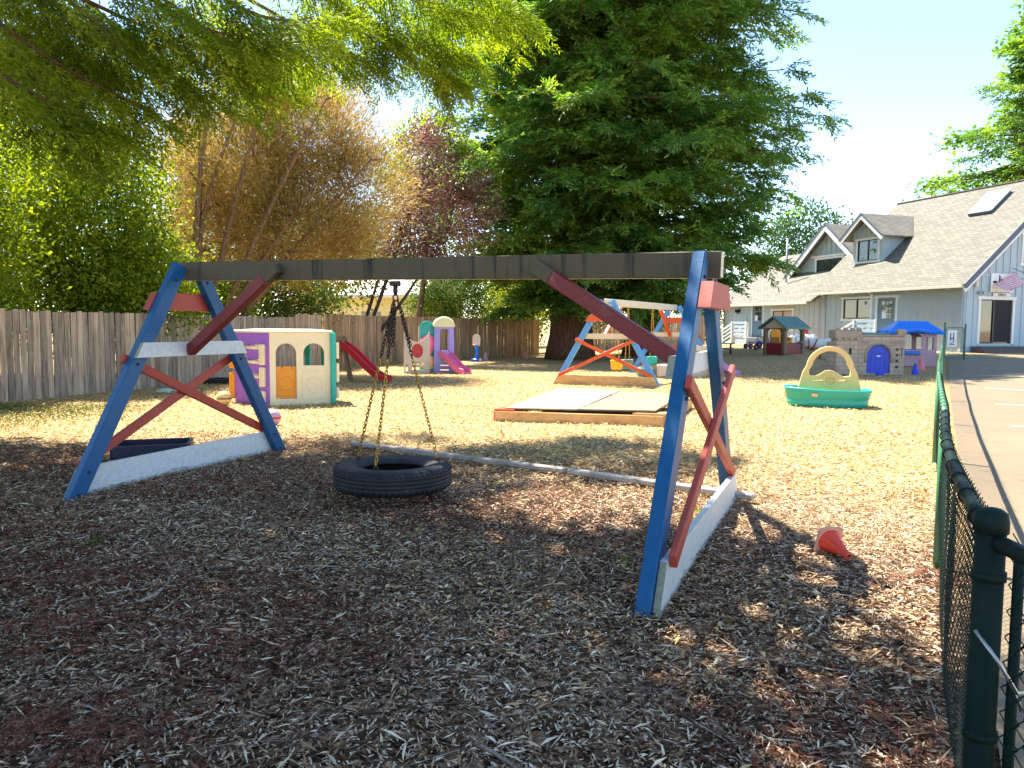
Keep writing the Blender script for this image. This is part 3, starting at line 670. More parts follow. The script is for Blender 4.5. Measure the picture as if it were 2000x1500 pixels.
    window(c2 - 1.0, c2 + 1.15, 4.62, 5.62, t2 - .08, cg)
    put('head_trim', M['trim'], cg, lambda mb: B(mb, c2 - 1.9, c2 + 1.6, t2 - .17, t2 - .13, 5.75, 5.86))
    for sgn in (-1, 1):
        a, b = P(c2 + sgn * 3.55, t2 - .5, z2 - .02), P(c2, t2 - .5, a2); c, d = P(c2, t2 + 6, a2), P(c2 + sgn * 3.55, t2 + 6, z2 - .02)
        def f(mb):
            n = (b - a).cross(d - a); n.normalize(); n = n if n.z > 0 else -n
            mb.add([a, b, c, d] + [q + n * .09 for q in (a, b, c, d)], [(0, 1, 2, 3), (4, 5, 6, 7), (0, 1, 5, 4), (1, 2, 6, 5), (2, 3, 7, 6), (3, 0, 4, 7)])
        put('gable_roof', M['shingle'], cg, f)
        put('bargeboard', M['trim'], cg, lambda mb: mb.bar(P(c2 + sgn * 3.57, t2 - .54, z2 - .16), P(c2, t2 - .54, a2 - .14), .05, .32))
        put('barge_edge', M['fascia'], cg, lambda mb: mb.bar(P(c2 + sgn * 3.6, t2 - .56, z2 + .03), P(c2, t2 - .56, a2 + .06), .06, .10))
    put('vent_pipe', M['grey'], wr, lambda mb: mb.tube([P(13.75, 1.35, 4.0), P(13.75, 1.35, 7.0)], .06, 10))
    put('vent_collar', M['trim'], wr, lambda mb: mb.lathe([(.16, -.05), (.14, .12), (.07, .2)], P(13.75, 1.35, 4.10), 12))
    # stoops
    def stoop(name, label, s0, s1, zt, down, n=4):
        sp = thing(name, label, 'steps', P((s0 + s1) / 2, -.6, .45)); o2 = sp.location
        def q(nm, mat, fn):
            mb = MB(o2); fn(mb); return mb.build(nm, mat, sp)
        q('landing', M['siding'], lambda mb: B(mb, s0, s1, -1.25, -.06, .5, zt))
        dirs = 1 if down > 0 else -1
        for i in range(n):
            e = s1 if dirs > 0 else s0
            a = e + dirs * i * .29; q('tread', M['trim'], lambda mb: B(mb, min(a + dirs * .003, a + dirs * .29), max(a + dirs * .003, a + dirs * .29), -1.2, -.1, .45, zt - (i + 1) * (zt - .5) / (n + 1)))
        run = n * .29 + .1
        for t in (-1.22, -.1):
            e = s1 if dirs > 0 else s0
            q('handrail', M['trim'], lambda mb: mb.bar(P(e, t, zt + .92), P(e + dirs * run, t, .5 + .85), .09, .08))
            for i, h in ((0, zt), (1, .5)): q('rail_post', M['trim'], lambda mb: B(mb, e + dirs * run * i - .045, e + dirs * run * i + .045, t - .045, t + .045, .45, h + (.95 if i == 0 else .86)))
            for j in range(1, 4): q('rail_slat', M['trim'], lambda mb: mb.bar(P(e, t, zt + .92 - j * .24), P(e + dirs * run, t, 1.35 - j * .24), .03, .07))
        for j in range(4): q('landing_board', M['siding'], lambda mb: B(mb, s0, s1, -1.30, -1.262, zt + .1 + j * .24, zt + .24 + j * .24))
        for s_ in (s0, s1): q('rail_post', M['trim'], lambda mb: B(mb, s_ - .045, s_ + .045, -1.36, -1.272, .45, zt + .98))
    stoop('entry_steps', 'white railed steps up to the house door behind the grey castle', 3.6, 5.0, 1.02, 1)
    stoop('entry_steps', 'white railed steps to the wing door beside the purple tricycles', 13.9, 15.4, .96, 1)
    # flag on its pole
    fl = thing('flag', 'faded red and white striped flag hanging over the glass door', 'flag', P(-.1, 2.7, 4.1)); o3 = fl.location
    a, b = P(-.06, 2.62, 3.88), P(-1.0, 2.15, 4.72)
    a, b = P(-.06, 1.60, 3.15), P(-.95, 2.75, 4.22)
    mb = MB(o3); mb.tube([P(-.05, 2.85, 4.30), P(-.5, 2.72, 4.12), P(-.95, 2.55, 4.0)], .018, 8); mb.build('pole', M['steel'], fl)
    n_ = 13
    for i in range(n_):
        mb = MB(o3)
        def pt(u, v):
            return P(-.25 - .5 * v + .06 * math.sin(u * 19) , 2.72 - 1.22 * u * (1 - .1 * v), 4.12 - .62 * u - .55 * v * (1 - .45 * u) + .03 * math.sin(u * 14))
        v0, v1 = i / n_, (i + 1) / n_; vs, fs = [], []
        for j in range(17): vs += [pt(j / 16, v0), pt(j / 16, v1)]
        for j in range(16): fs.append((2 * j, 2 * j + 1, 2 * j + 3, 2 * j + 2))
        mb.add(vs, fs, 0, True); mb.build('stripe', M['flagred'] if i % 2 == 0 else M['paper'], fl)
M['flagred'] = flat('faded red cloth', (.75, .18, .2))
house()
# pale yellow house beyond the fence
def yhouse():
    c = Vector((-8.4, 47, 0)); root = thing('yellow_house', 'pale yellow house wall and eave seen above the fence', 'house', c, R(-20))
    mb = MB(); mb.box((0, 0, 1.6), (9, 6, 3.2)); mb.build('wall', M['yellowwall'], root)
    mb = MB(); mb.panel([[(-3.6, 0), (3.6, 0), (0, 1.9)]], (-4.9, 0, 3.21), (0, 1, 0), (0, 0, 1), (1, 0, 0), 9.8); rf = mb.build('roof', M['palewall'], root)
    mb = MB(); mb.box((0, -3.64, 3.14), (9.9, .1, .2)); mb.build('eave_board', M['palewall'], rf)
    mb = MB(); mb.box((1.5, -3.02, 1.8), (1.2, .06, 1.0)); wn = mb.build('window', M['glass'], root)
yhouse()
# ------------------------------------------------------------------ swing frames
def loft(mb, rings, mi=0, sm=True, cap0=True, cap1=True, closed=True):
    n = len(rings[0]); vs = [p for r in rings for p in r]; fs = []
    for i in range(len(rings) - 1):
        for k in range(n if closed else n - 1):
            fs.append((i * n + k, i * n + (k + 1) % n, (i + 1) * n + (k + 1) % n, (i + 1) * n + k))
    mb.add(vs, fs, mi, sm)
    if cap0: mb.add(rings[0], [tuple(range(n))], mi)
    if cap1: mb.add(rings[-1], [tuple(range(n))], mi)
    return mb
def swing_frame(name, label, LF, LB, RF, RB, ztL, ztR, c):
    LF, LB, RF, RB = [Vector((p[0], p[1], 0)) for p in (LF, LB, RF, RB)]
    mL, mR = (LF + LB) / 2, (RF + RB) / 2; b = (mR - mL).normalized()
    O = GZ(mL.x, mL.y); root = thing(name, label, 'swing frame', O); Zv = Vector((0, 0, 1))
    def part(nm, mat, fn, parent=None):
        mb = MB(O); fn(mb); return mb.build(nm, mat, parent or root)
    perp = Vector((-b.y, b.x, 0)); perp = perp if perp.dot(LB - LF) > 0 else -perp
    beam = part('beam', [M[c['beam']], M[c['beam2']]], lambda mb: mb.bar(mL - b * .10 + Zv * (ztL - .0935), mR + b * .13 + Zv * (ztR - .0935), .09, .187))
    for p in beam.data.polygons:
        if abs(p.normal.dot(b)) > .95 or p.normal.z < -.95: p.material_index = 1  # ends are cream; cream on the underside stands in for light bounced off chips
    for end, (F, Bk, mid, out) in enumerate(((LF, LB, mL, -b), (RF, RB, mR, b))):
        zt = (ztL, ztR)[end]; u = (Bk - F).normalized(); zf, zb = zg(F.x, F.y), zg(Bk.x, Bk.y)
        tops = {0: mid - u * .13 + Zv * (zt - .045), 1: mid + u * .13 + Zv * (zt - .045)}
        bots = {0: F + Zv * (zf - .04), 1: Bk + Zv * (zb - .04)}
        for k in (0, 1):
            a, t = bots[k], tops[k]; x = (t - a).normalized()
            leg = part('leg', M[c['leg']], lambda mb: mb.bar(a, t, .089, .14, up=x.cross(b)))
            def bolts(mb):
                for q in (.035, .12, .55, .93):
                    for sg in (1, -1): mb.lathe([(.0, .0), (.013, .0), (.013, .009), (.0, .011)], a.lerp(t, q) + b * sg * .0455, 8, (x, x.cross(b), b * sg))
            part('bolts', M['rust'], bolts, leg)['kind'] = 'stuff'
        lp_ = lambda k, z: bots[k].lerp(tops[k], (z + .04) / (zt + .04))
        ins = -out
        # gusset, cross braces and base board on the outer face; rail on the inner face
        def gus(mb):
            a0, a1 = lp_(0, 1.72), lp_(1, 1.72); c0, c1 = lp_(0, 1.90), lp_(1, 1.90); o_ = out * .0465
            pts = [a0 - u * .10, a1 + u * .10, c1 + u * .10, c0 - u * .10]
            mb.add([p + o_ for p in pts] + [p + o_ + out * .085 for p in pts], [(0, 1, 2, 3), (7, 6, 5, 4), (0, 1, 5, 4), (1, 2, 6, 5), (2, 3, 7, 6), (3, 0, 4, 7)])
        part('gusset', M[c['gus']], gus, None)
        for k, (za, zc) in enumerate(((.27, 1.20), (.27, 1.20))):
            a, t = (lp_(0, za), lp_(1, zc)) if k == 0 else (lp_(1, za), lp_(0, zc))
            x = (t - a).normalized(); off = out * (.0465 + .021 + (.044 if k == 0 else 0))
            part('cross_brace', M[c['x']], lambda mb: mb.bar(a - x * .03 + off, t + x * .11 + off, .042, .089, up=x.cross(b)))
        def bb(mb):
            a0, a1, c0, c1 = lp_(0, -.035), lp_(1, -.035), lp_(0, .262), lp_(1, .262); o_ = out * .0465
            pts = [a0 - u * .05, a1 + u * .05, c1 + u * .06, c0 - u * .06]
            mb.add([p + o_ for p in pts] + [p + o_ + out * .042 for p in pts], [(0, 1, 2, 3), (7, 6, 5, 4), (0, 1, 5, 4), (1, 2, 6, 5), (2, 3, 7, 6), (3, 0, 4, 7)])
        bd = part('base_board', [M[c['base']], M['endgrain']], bb)
        bd.data.polygons[5].material_index = 1; bd.data.polygons[3].material_index = 1
        def cr(mb):
            a0, a1, c0, c1 = lp_(0, 1.25), lp_(1, 1.25), lp_(0, 1.395), lp_(1, 1.395); o_ = ins * .0465
            pts = [a0 - u * .09, a1 + u * .09, c1 + u * .09, c0 - u * .09]
            mb.add([p + o_ for p in pts] + [p + o_ + ins * .045 for p in pts], [(0, 1, 2, 3), (7, 6, 5, 4), (0, 1, 5, 4), (1, 2, 6, 5), (2, 3, 7, 6), (3, 0, 4, 7)])
        cb = part('crossbar', [M[c['rail']], M['endgrain']], cr)
        cb.data.polygons[5].material_index = 1
        # corner brace from the rail up to the face of the beam
        lo = mid + ins * .13 - u * .10 + Zv * 1.30; hi = mid + ins * 1.27 - u * .0905 + Zv * (zt + (.02 if end else -.02) - .11); x = (hi - lo).normalized()
        cbr = part('corner_brace', [M[c['cb']], M[c['beam']]], lambda mb: (mb.bar(lo - x * .05, hi - x * .13, .088, .11, up=x.cross(perp)), mb.bar(hi - x * .1295, hi + x * .06, .0878, .1098, up=x.cross(perp), mi=1)))
    return root, mL, mR, b
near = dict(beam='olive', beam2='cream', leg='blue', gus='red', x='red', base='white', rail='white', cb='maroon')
far = dict(beam='cream', beam2='cream', leg='skyblue', gus='orange', x='orange', base='tan', rail='cream', cb='orange')
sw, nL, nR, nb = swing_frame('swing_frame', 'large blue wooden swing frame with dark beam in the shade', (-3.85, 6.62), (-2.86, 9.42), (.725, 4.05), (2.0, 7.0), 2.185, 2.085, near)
fs_, fL, fR, fb = swing_frame('swing_frame', 'distant sunlit swing frame with orange cross braces and cream beam', (1.17, 20.7), (3.77, 19.7), (4.0, 25.7), (6.6, 24.7), 2.28, 2.28, far)

# ------------------------------------------------------------------ tyre swing
def chain(mb, a, b_, pitch=.034, wr=.0052, mi=0):
    a, b_ = Vector(a), Vector(b_); d = b_ - a; L = d.length; d.normalize(); n = max(2, int(L / pitch)); pitch = L / n
    s1 = d.cross(Vector((.3, 1, .1))); s1.normalize(); s2 = d.cross(s1)
    for i in range(n):
        c = a + d * (i + .5) * pitch; s = s1 if i % 2 else s2; hl, hw = pitch * .72, .012
        ring = [c + d * (hl * q[0]) + s * (hw * q[1]) for q in ((1, 0), (.7, .8), (0, 1), (-.7, .8), (-1, 0), (-.7, -.8), (0, -1), (.7, -.8))]
        mb.tube(ring, wr, 4, closed=True, mi=mi)
hang = nL + nb * 2.63
def tire_swing():
    O = Vector((hang.x - .03, hang.y, .11)); root = thing('tire_swing', 'black truck tire hanging flat on three chains from the dark beam', 'tire swing', O)
    def build(nm, mat, fn, par=None):
        mb = MB(O); fn(mb); return mb.build(nm, mat, par or root)
    prof = [(.285, .035), (.33, .005), (.42, -.006), (.47, .0), (.505, .022), (.522, .05), (.525, .066), (.519, .068), (.519, .074), (.526, .076), (.527, .10), (.520, .102), (.520, .108), (.527, .11), (.526, .134), (.519, .136), (.519, .142), (.525, .144), (.522, .165),
            (.505, .193), (.47, .212), (.42, .217), (.36, .212), (.345, .206), (.335, .211), (.285, .18), (.272, .165), (.28, .15), (.40, .185), (.45, .16), (.46, .11), (.45, .05), (.40, .03), (.28, .062), (.272, .05)]
    ty = build('tyre', M['rubber'], lambda mb: mb.lathe(prof, O, 72, closed=True))
    def lugs(mb):
        for zz, dz in ((.186, 1), (.029, -1)):
            for i in range(64):
                q = 2 * math.pi * i / 64; rd, tg = Vector((math.cos(q), math.sin(q), 0)), Vector((-math.sin(q), math.cos(q), 0))
                nrm = (rd * .75 + Vector((0, 0, dz)) * .66).normalized()
                mb.box(O + rd * .505 + Vector((0, 0, zz)), (.052, .028, .018), (nrm.cross(tg), tg, nrm), .004)
    build('tread_lugs', M['rubber'], lugs, ty)['kind'] = 'stuff'
    top = Vector((hang.x, hang.y, 1.935))
    sv = build('swivel', M['rust'], lambda mb: (mb.box(top - Vector((0, 0, .02)), (.09, .07, .045)), mb.lathe([(.02, 0), (.024, -.05), (.012, -.085)], top - Vector((0, 0, .04)), 10),
                                              mb.tube([top + Vector((.022 * math.cos(q), 0, -.145 + .028 * math.sin(q))) for q in np.linspace(0, 6.283, 13)[:-1]], .007, 6, closed=True)))
    for dx, dy in ((-.35, .20), (-.10, -.30), (.385, .14)):
        e = O + Vector((dx, dy, .235)); s = top + Vector((dx * .05, dy * .05, -.17)); m = s.lerp(e, .36)
        def f(mb):
            chain(mb, s, m, mi=0); chain(mb, m, e, mi=1); q = s.lerp(e, .04) + Vector((.012, .008, 0)); chain(mb, q, s.lerp(e, .25) + Vector((.022, .012, -.04)), mi=0)
            for k in range(2): mb.tube([e + Vector((.02 * math.cos(a), .004 * k, -.018 - .02 * k + .022 * math.sin(a))) for a in np.linspace(0, 6.283, 11)[:-1]], .006, 5, closed=True, mi=0)
        build('chain', [M['rust'], M['gold']], f)
tire_swing()
# swings under the far frame
for k, (t, mat, lab) in enumerate(((.75, 'yellowp', 'faded yellow bucket swing on gold chains under far orange braced frame'), (1.55, 'slate', 'pale teal bucket swing hanging beside the yellow one'), (3.6, 'teal', 'teal baby swing hanging at the far end of distant beam'))):
    p = fL + fb * t; O = Vector((p.x, p.y, .36 + zg(p.x, p.y))); root = thing('bucket_swing', lab, 'swing', O, 0, 'swings under the far frame')
    mb = MB(); prof = [(.02, 0), (.13, .01), (.155, .06), (.17, .24), (.185, .26), (.17, .27), (.155, .24), (.14, .07), (.02, .05)]; mb.lathe(prof, (0, 0, 0), 20); mb.build('bucket', M[mat], root)
    for sg in (-1, 1):
        mb = MB(); chain(mb, fb * (sg * .03) + Vector((0, 0, 2.28 - .36 - .19)), fb * (sg * .165) + Vector((0, 0, .26)), .05, .008); mb.build('chain', M['gold'], root)

# ------------------------------------------------------------------ border timber, sandbox
def beam_thing(name, label, cat, a, b_, wd, ht, mat):
    a, b_ = Vector(a), Vector(b_); O = Vector(a); root = MB(O); root.bar(a, b_, wd, ht, ch=.012); o = root.build(name, mat); o.location = O; return tag(o, label, cat)
beam_thing('border_timber', 'long grey timber edging lying behind the tire', 'timber', (-2.05, 9.72, .045), (.55, 7.93, .05), .085, .06, M['timber'])
beam_thing('border_timber', 'grey timber edging whose sawn end passes under the near blue leg', 'timber', (.60, 7.90, .05), (2.16, 6.74, .05), .085, .06, M['timber'])
def sandbox():
    A, Bp, C, D = GZ(-.29, 12.55), GZ(2.38, 11.85), GZ(3.5, 14.9), GZ(.86, 15.6); O = A.copy(); root = thing('sandbox', 'low wooden sandbox with grey plywood lid on the sunlit chips', 'sandbox', O); Zv = Vector((0, 0, 1))
    for nm, a, b_, mat, z, h in (('side_board', A, Bp, 'tan', .08, .18), ('side_board', Bp, C, 'tan', .082, .176), ('side_board', C, D, 'tan', .081, .178), ('side_board', D, A, 'orange', .079, .174)):
        mb = MB(O); d = (b_ - a).normalized(); mb.bar(a + Zv * z + d * .02, b_ + Zv * z - d * .021, .04, h); mb.build(nm, M[mat], root)
    ctr = (A + Bp + C + D) / 4
    for (p, q, r_), mat in (((A, Bp, D), 'orange'), ((Bp, C, A), 'amberw'), ((C, D, Bp), 'tan'), ((D, A, C), 'orange')):
        mb = MB(O); e1, e2 = (q - p).normalized(), (r_ - p).normalized(); L1 = .34
        pts = [p + Zv * .174, p + e1 * L1 + Zv * .174, p + e2 * (1.2 if p is D or p is A else .5) + Zv * .174]
        mb.add(pts + [x + Zv * .03 for x in pts], [(0, 1, 2), (5, 4, 3), (0, 1, 4, 3), (1, 2, 5, 4), (2, 0, 3, 5)]); mb.build('corner_seat', M['tan'] if mat == 'amberw' else M[mat], root)
    e1, e2 = (Bp - A).normalized(), (D - A).normalized(); L1, L2 = (Bp - A).length, (D - A).length
    for i in range(2):
        a = A + e1 * (.16 + i * (L1 / 2 - .15)) + e2 * .06; w_ = L1 / 2 - .17; t = .012 * i
        z0, z1 = .205 + t, .235 + .05 * (1 - i)
        mb = MB(O); pts = [a + Zv * z0, a + e1 * w_ + Zv * (z0 + .01), a + e1 * w_ + e2 * (L2 - .2) + Zv * z1, a + e2 * (L2 - .2) + Zv * (z1 + .02)]
        mb.add(pts + [x + Zv * .02 for x in pts], [(0, 1, 2, 3), (7, 6, 5, 4), (0, 1, 5, 4), (1, 2, 6, 5), (2, 3, 7, 6), (3, 0, 4, 7)]); ld = mb.build('lid_panel', M['ply'], root)
        mb = MB(O); mb.bar(a + Zv * (z0 - .012) + e2 * .02, a + e1 * w_ + Zv * (z0 - .004) + e2 * .02, .035, .02); mb.build('lid_edge', M['dark'], ld)
sandbox()

# ------------------------------------------------------------------ plastic toys
def slide_mesh(mb, path, wd, lip=.10, th=.025):
    rings = []; P = [Vector(p) for p in path]
    for i, p in enumerate(P):
        t = (P[min(i + 1, len(P) - 1)] - P[max(i - 1, 0)]).normalized(); s = t.cross(Vector((0, 0, 1))); s.normalize(); n = s.cross(t); h = wd / 2
        sec = [(-h, lip), (-h + .03, lip + .012), (-h + .055, lip - .015), (-h + .075, .02), (-h + .12, 0), (h - .12, 0), (h - .075, .02), (h - .055, lip - .015), (h - .03, lip + .012), (h, lip), (h, -th - .03), (-h, -th - .03)]
        rings.append([p + s * x + n * z for x, z in sec])
    loft(mb, rings, sm=False)
def scurve(a, b_, n=12, flat0=.12, flat1=.15):
    a, b_ = Vector(a), Vector(b_); out = []
    for i in range(n + 1):
        t = i / n; k = sst(-.08, 1.05, t); zz = a.z + (b_.z - a.z) * (k * .75 + .25 * t); q = a.lerp(b_, t); q.z = zz; out.append(q)
    return out
def boat():
    p = G(1632, 797); p.y += .45; root = thing('toy_boat', 'sea green plastic toy boat with tan arch on the sunlit chips', 'toy boat', p, R(-17))
    def plan(k, n=40, sx=.80, sy=.52):
        out = []
        for i in range(n):
            q = 2 * math.pi * i / n; c, s = math.cos(q), math.sin(q); e = .55
            x = sx * math.copysign(abs(c) ** e, c); y = sy * math.copysign(abs(s) ** e, s)
            if x < 0: y *= 1 - .28 * (-x / sx) ** 2.2
            out.append((x * k, y * (k if k > .5 else k)))
        return out
    mb = MB(); rings = []
    for k, z in ((.80, -.02), (.88, .0), (.925, .05), (.945, .13), (.93, .145), (.955, .16), (.985, .27), (1.0, .285), (1.015, .325), (1.0, .345), (.955, .345), (.925, .32), (.86, .14), (.80, .12)):
        rings.append([Vector((x, y, z + (.04 * max(0, -x / .8) if z > .2 else 0))) for x, y in plan(k)])
    loft(mb, rings); mb.build('hull', M['green'], root)
    mb = MB(); prof = [Vector((x, 0, z)) for x, z in [(-.62, .30), (-.45, .36), (-.25, .44), (.0, .47), (.22, .45), (.42, .38), (.52, .26), (.52, .12), (-.62, .12)]]
    loft(mb, [[v + Vector((0, y, 0)) for v in prof] for y in (.1, .16)]); mb.build('seat_back', M['green'], root)
    outer = [(-.60, .26), (.60, .26)] + [(.56, .42), (.50, .66)] + arc(0, .72, .44, 8, 172, 15, .46) + [(-.50, .66), (-.56, .42)]
    hole = [(-.37, .60), (-.26, .585), (-.17, .63), (-.09, .69), (0, .71), (.09, .69), (.17, .63), (.26, .585), (.37, .60), (.385, .70)] + arc(0, .74, .335, 10, 170, 13, .345) + [(-.385, .70)]
    h2 = [(-.30, .49), (-.12, .49), (-.12, .53), (-.30, .53)]; h3 = [(.12, .49), (.30, .49), (.30, .53), (.12, .53)]
    mb = MB(); mb.panel([outer, hole, h2, h3], (.04, -.07, 0), (1, 0, 0), (0, 0, 1), (0, 1, 0), .14); ar = mb.build('arch', M['sandy'], root, bevel=.022)
    mb = MB(); mb.tube([(.04 + .12 * math.cos(q), -.16, .52 + .12 * math.sin(q)) for q in np.linspace(0, 6.283, 17)[:-1]], .018, 8, closed=True); mb.tube([(-.08, -.16, .52), (.16, -.16, .52)], .014, 6); mb.tube([(.04, -.16, .52), (.04, -.07, .5)], .02, 8); mb.build('steering_wheel', M['sandy'], root)
    mb = MB(); mb.box((-.26, -.515, .245), (.11, .012, .06), ch=.005); mb.build('badge', M['sandy'], root)
M['sandy'] = plastic('tan plastic', (.80, .52, .20), .45, .35)
boat()
def playhouse():
    A, Bp, Dp = G(528, 793), G(648, 788), G(460, 786); O = A.copy(); root = thing('playhouse', 'cream and purple plastic playhouse with amber half door by the fence', 'playhouse', O); Zv = Vector((0, 0, 1)); Hh = 1.40
    ab, ad = (Bp - A), (Dp - A); ab.z = ad.z = 0; L1, L2 = ab.length, ad.length; e1, e2 = ab.normalized(), ad.normalized()
    n1 = Vector((-e1.y, e1.x, 0)); n1 = n1 if n1.y > 0 else -n1
    k = L1 / 1.22
    mb = MB(O)
    front = [(0, 0)] + [(x * L1, -.035 * math.sin(math.pi * x)) for x in (.2, .4, .6, .8)] + [(L1, 0), (L1, Hh), (0, Hh)]
    door, win = archdoor(.12 * k, .52 * k, .13, 1.20), archdoor(.66 * k, 1.08 * k, .77, 1.20)
    mb.panel([front, door, win], A, e1, Zv, n1, .09); fr = mb.build('wall_panel', M['cream_p'], root, bevel=.02)
    mb = MB(O)
    for cx, z0, z1, w_ in ((.87 * k, .12, .66, .22),):
        lp2 = rrect(cx - w_, z0, cx + w_, z1, .05); mb.tube([A + e1 * x + Zv * z - n1 * .001 for x, z in lp2], .008, 6, closed=True)
        mb.tube([A + e1 * (cx + .15 * math.cos(q)) + Zv * (.39 + .15 * math.sin(q)) - n1 * .001 for q in np.linspace(0, 6.283, 25)[:-1]], .009, 6, closed=True)
    mb.build('moulding', M['cream_p'], fr)
    mb = MB(O); mb.panel([[(.125 * k, .14), (.515 * k, .14), (.515 * k, .75), (.46 * k, .76), (.44 * k, .70), (.42 * k, .76), (.26 * k, .76), (.24 * k, .70), (.22 * k, .76), (.125 * k, .75)]], A + n1 * .03, e1, Zv, n1, .045); dd = mb.build('half_door', M['amber'], root, bevel=.008)
    mb = MB(O); cx = .32 * k; mb.tube([A + e1 * (cx + .14 * math.cos(q)) + Zv * (.42 + .14 * math.sin(q)) + n1 * .03 for q in np.linspace(0, 6.283, 25)[:-1]], .008, 6, closed=True)
    mb.tube([A + e1 * x + Zv * z + n1 * .03 for x, z in rrect(.15 * k, .19, .49 * k, .68, .04)], .007, 6, closed=True); mb.build('moulding', M['amber'], dd)
    # purple climbing side
    n2 = Vector((-e2.y, e2.x, 0)); n2 = n2 if n2.dot(e1) > 0 else -n2
    slots = [rrect(.22, z, .62, z + .09, .04) for z in (.52, .80, 1.08)] + [[(.75 + .10 * math.cos(q), .98 + .2 * math.sin(q)) for q in np.linspace(0, 6.283, 15)[:-1]]]
    mb = MB(O); mb.panel([[(0, 0), (L2, 0), (L2, Hh), (0, Hh)]] + slots, A + e2 * .005, e2, Zv, n2, .09); sp_ = mb.build('climbing_panel', M['purple'], root, bevel=.018)
    for z0, z1 in ((.78, 1.18), (.36, .74), (.06, .28)):
        mb = MB(O); mb.box(A + e2 * .17 + Zv * ((z0 + z1) / 2) - n2 * .03, (.14, .07, z1 - z0), (e2, n2, Zv), .03); mb.build('climbing_hold', M['cream_p'], sp_)
    for z in (.55, .83, 1.11):
        mb = MB(O); mb.tube([A + e2 * .26 + Zv * (z + .0) - n2 * .02, A + e2 * .62 + Zv * (z + .01) - n2 * .02], .036, 10); mb.build('rung', M['cream_p'], sp_)
    mb = MB(O); mb.panel([[(.76 + .075 * math.cos(q), .98 + .26 * math.sin(q)) for q in np.linspace(0, 6.283, 17)[:-1]]], A - n2 * .05, e2, Zv, n2, .05); mb.build('oval_hold', M['cream_p'], sp_)
    # further panels: amber corner, teal sides with slots
    E = Dp + Vector((.25, 1.0, 0)); Fp = Bp + Vector((-.28, .95, 0))
    mb = MB(O)
    for z0, z1 in ((.08, .60), (.68, 1.12)): mb.box(Dp + Zv * ((z0 + z1) / 2) + Vector((-.06, .03, 0)), (.13, .13, z1 - z0), (e1, n1, Zv), .03)
    mb.build('corner_post', M['amber'], root)
    mb = MB(O); mb.box(Bp + e1 * .03 + Zv * .70, (.10, .14, 1.40), (e1, n1, Zv), .02); cp = mb.build('corner_post', M['teal'], root)
    mb = MB(O)
    for z0, z1 in ((.10, .32), (.42, .80), (.88, 1.20)): mb.box(Bp + e1 * .115 + Zv * ((z0 + z1) / 2), (.06, .11, z1 - z0), (e1, n1, Zv), .02)
    mb.build('hinge_block', M['cream_p'], cp)
    d3 = (Fp - Bp); d3.z = 0; L3 = d3.length; e3 = d3.normalized(); n3 = Vector((-e3.y, e3.x, 0))
    holes = [rrect(.12 + .33 * i, .68, .34 + .33 * i, 1.22, .1) for i in range(2)]
    mb = MB(O); mb.panel([[(.09, 0), (L3, 0), (L3, Hh - .01), (.09, Hh - .01)]] + holes, Bp, e3, Zv, n3, .08); mb.build('wall_panel', M['teal'], root, bevel=.015)
    d4 = E - Fp; d4.z = 0; L4 = d4.length; e4 = d4.normalized(); n4 = Vector((-e4.y, e4.x, 0))
    mb = MB(O); mb.panel([[(.09, 0), (L4, 0), (L4, Hh - .01), (.09, Hh - .01)], archdoor(.34 * L4, .92 * L4, .08, 1.30), rrect(.10 * L4, .6, .27 * L4, 1.2, .1)], Fp, e4, Zv, n4, .08); mb.build('wall_panel', M['teal'], root, bevel=.015)
    d5 = Dp - E; d5.z = 0; L5 = d5.length; e5 = d5.normalized(); n5 = Vector((-e5.y, e5.x, 0))
    mb = MB(O); mb.panel([[(.09, 0), (L5 - .1, 0), (L5 - .1, Hh - .01), (.09, Hh - .01)], archdoor(.25, .75, .55, 1.2)], E, e5, Zv, n5, .08); mb.build('wall_panel', M['cream_p'], root, bevel=.015)
    ctr = (A + Bp + Fp + E + Dp) / 5; mb = MB(O); rim = [A, Bp, Fp, E, Dp]
    loft(mb, [[ctr + (p - ctr) * k_ + Zv * (z - p.z + O.z) for p in rim] for k_, z in ((1.03, Hh + .003), (1.04, Hh + .035), (1.0, Hh + .05), (.6, Hh + .075))], sm=False); mb.build('roof', M['cream_p'], root)
playhouse()
def red_slide():
    p = G(668, 745); root = thing('red_slide', 'small red plastic slide with brown ladder next to the cream playhouse', 'slide', p)
    mb = MB(); slide_mesh(mb, scurve((.0, .1, 1.02), (1.22, -.35, .10)) + [Vector((1.36, -.39, .085))], .36, .10); mb.build('chute', M['redp'], root)
    for y in (-.04, .26):
        mb = MB(); mb.panel([[(-.06, .92), (.10, .92), (.12, 1.08)] + arc(.02, 1.14, .11, 0, 180, 9) + [(-.12, 1.06)]], (-.04, y, 0), (1, 0, 0), (0, 0, 1), (0, 1, 0), .05); mb.build('grab_handle', M['brownp'], root)
        mb = MB(); mb.bar((-.02, y + .02, 1.0), (-.46, y + .02, .0), .06, .09); mb.build('ladder_side', M['brownp'], root)
        mb = MB(); mb.bar((.04, y + .02, .98), (.22, y + .02, .0), .05, .07); mb.build('strut', M['brownp'], root)
    for i in range(3):
        t = .22 + .24 * i; mb = MB(); mb.bar((-.02 - .44 * t, -.02, 1.0 - t), (-.02 - .44 * t, .28, 1.0 - t), .10, .04); mb.build('tread', M['brownp'], root)
red_slide()
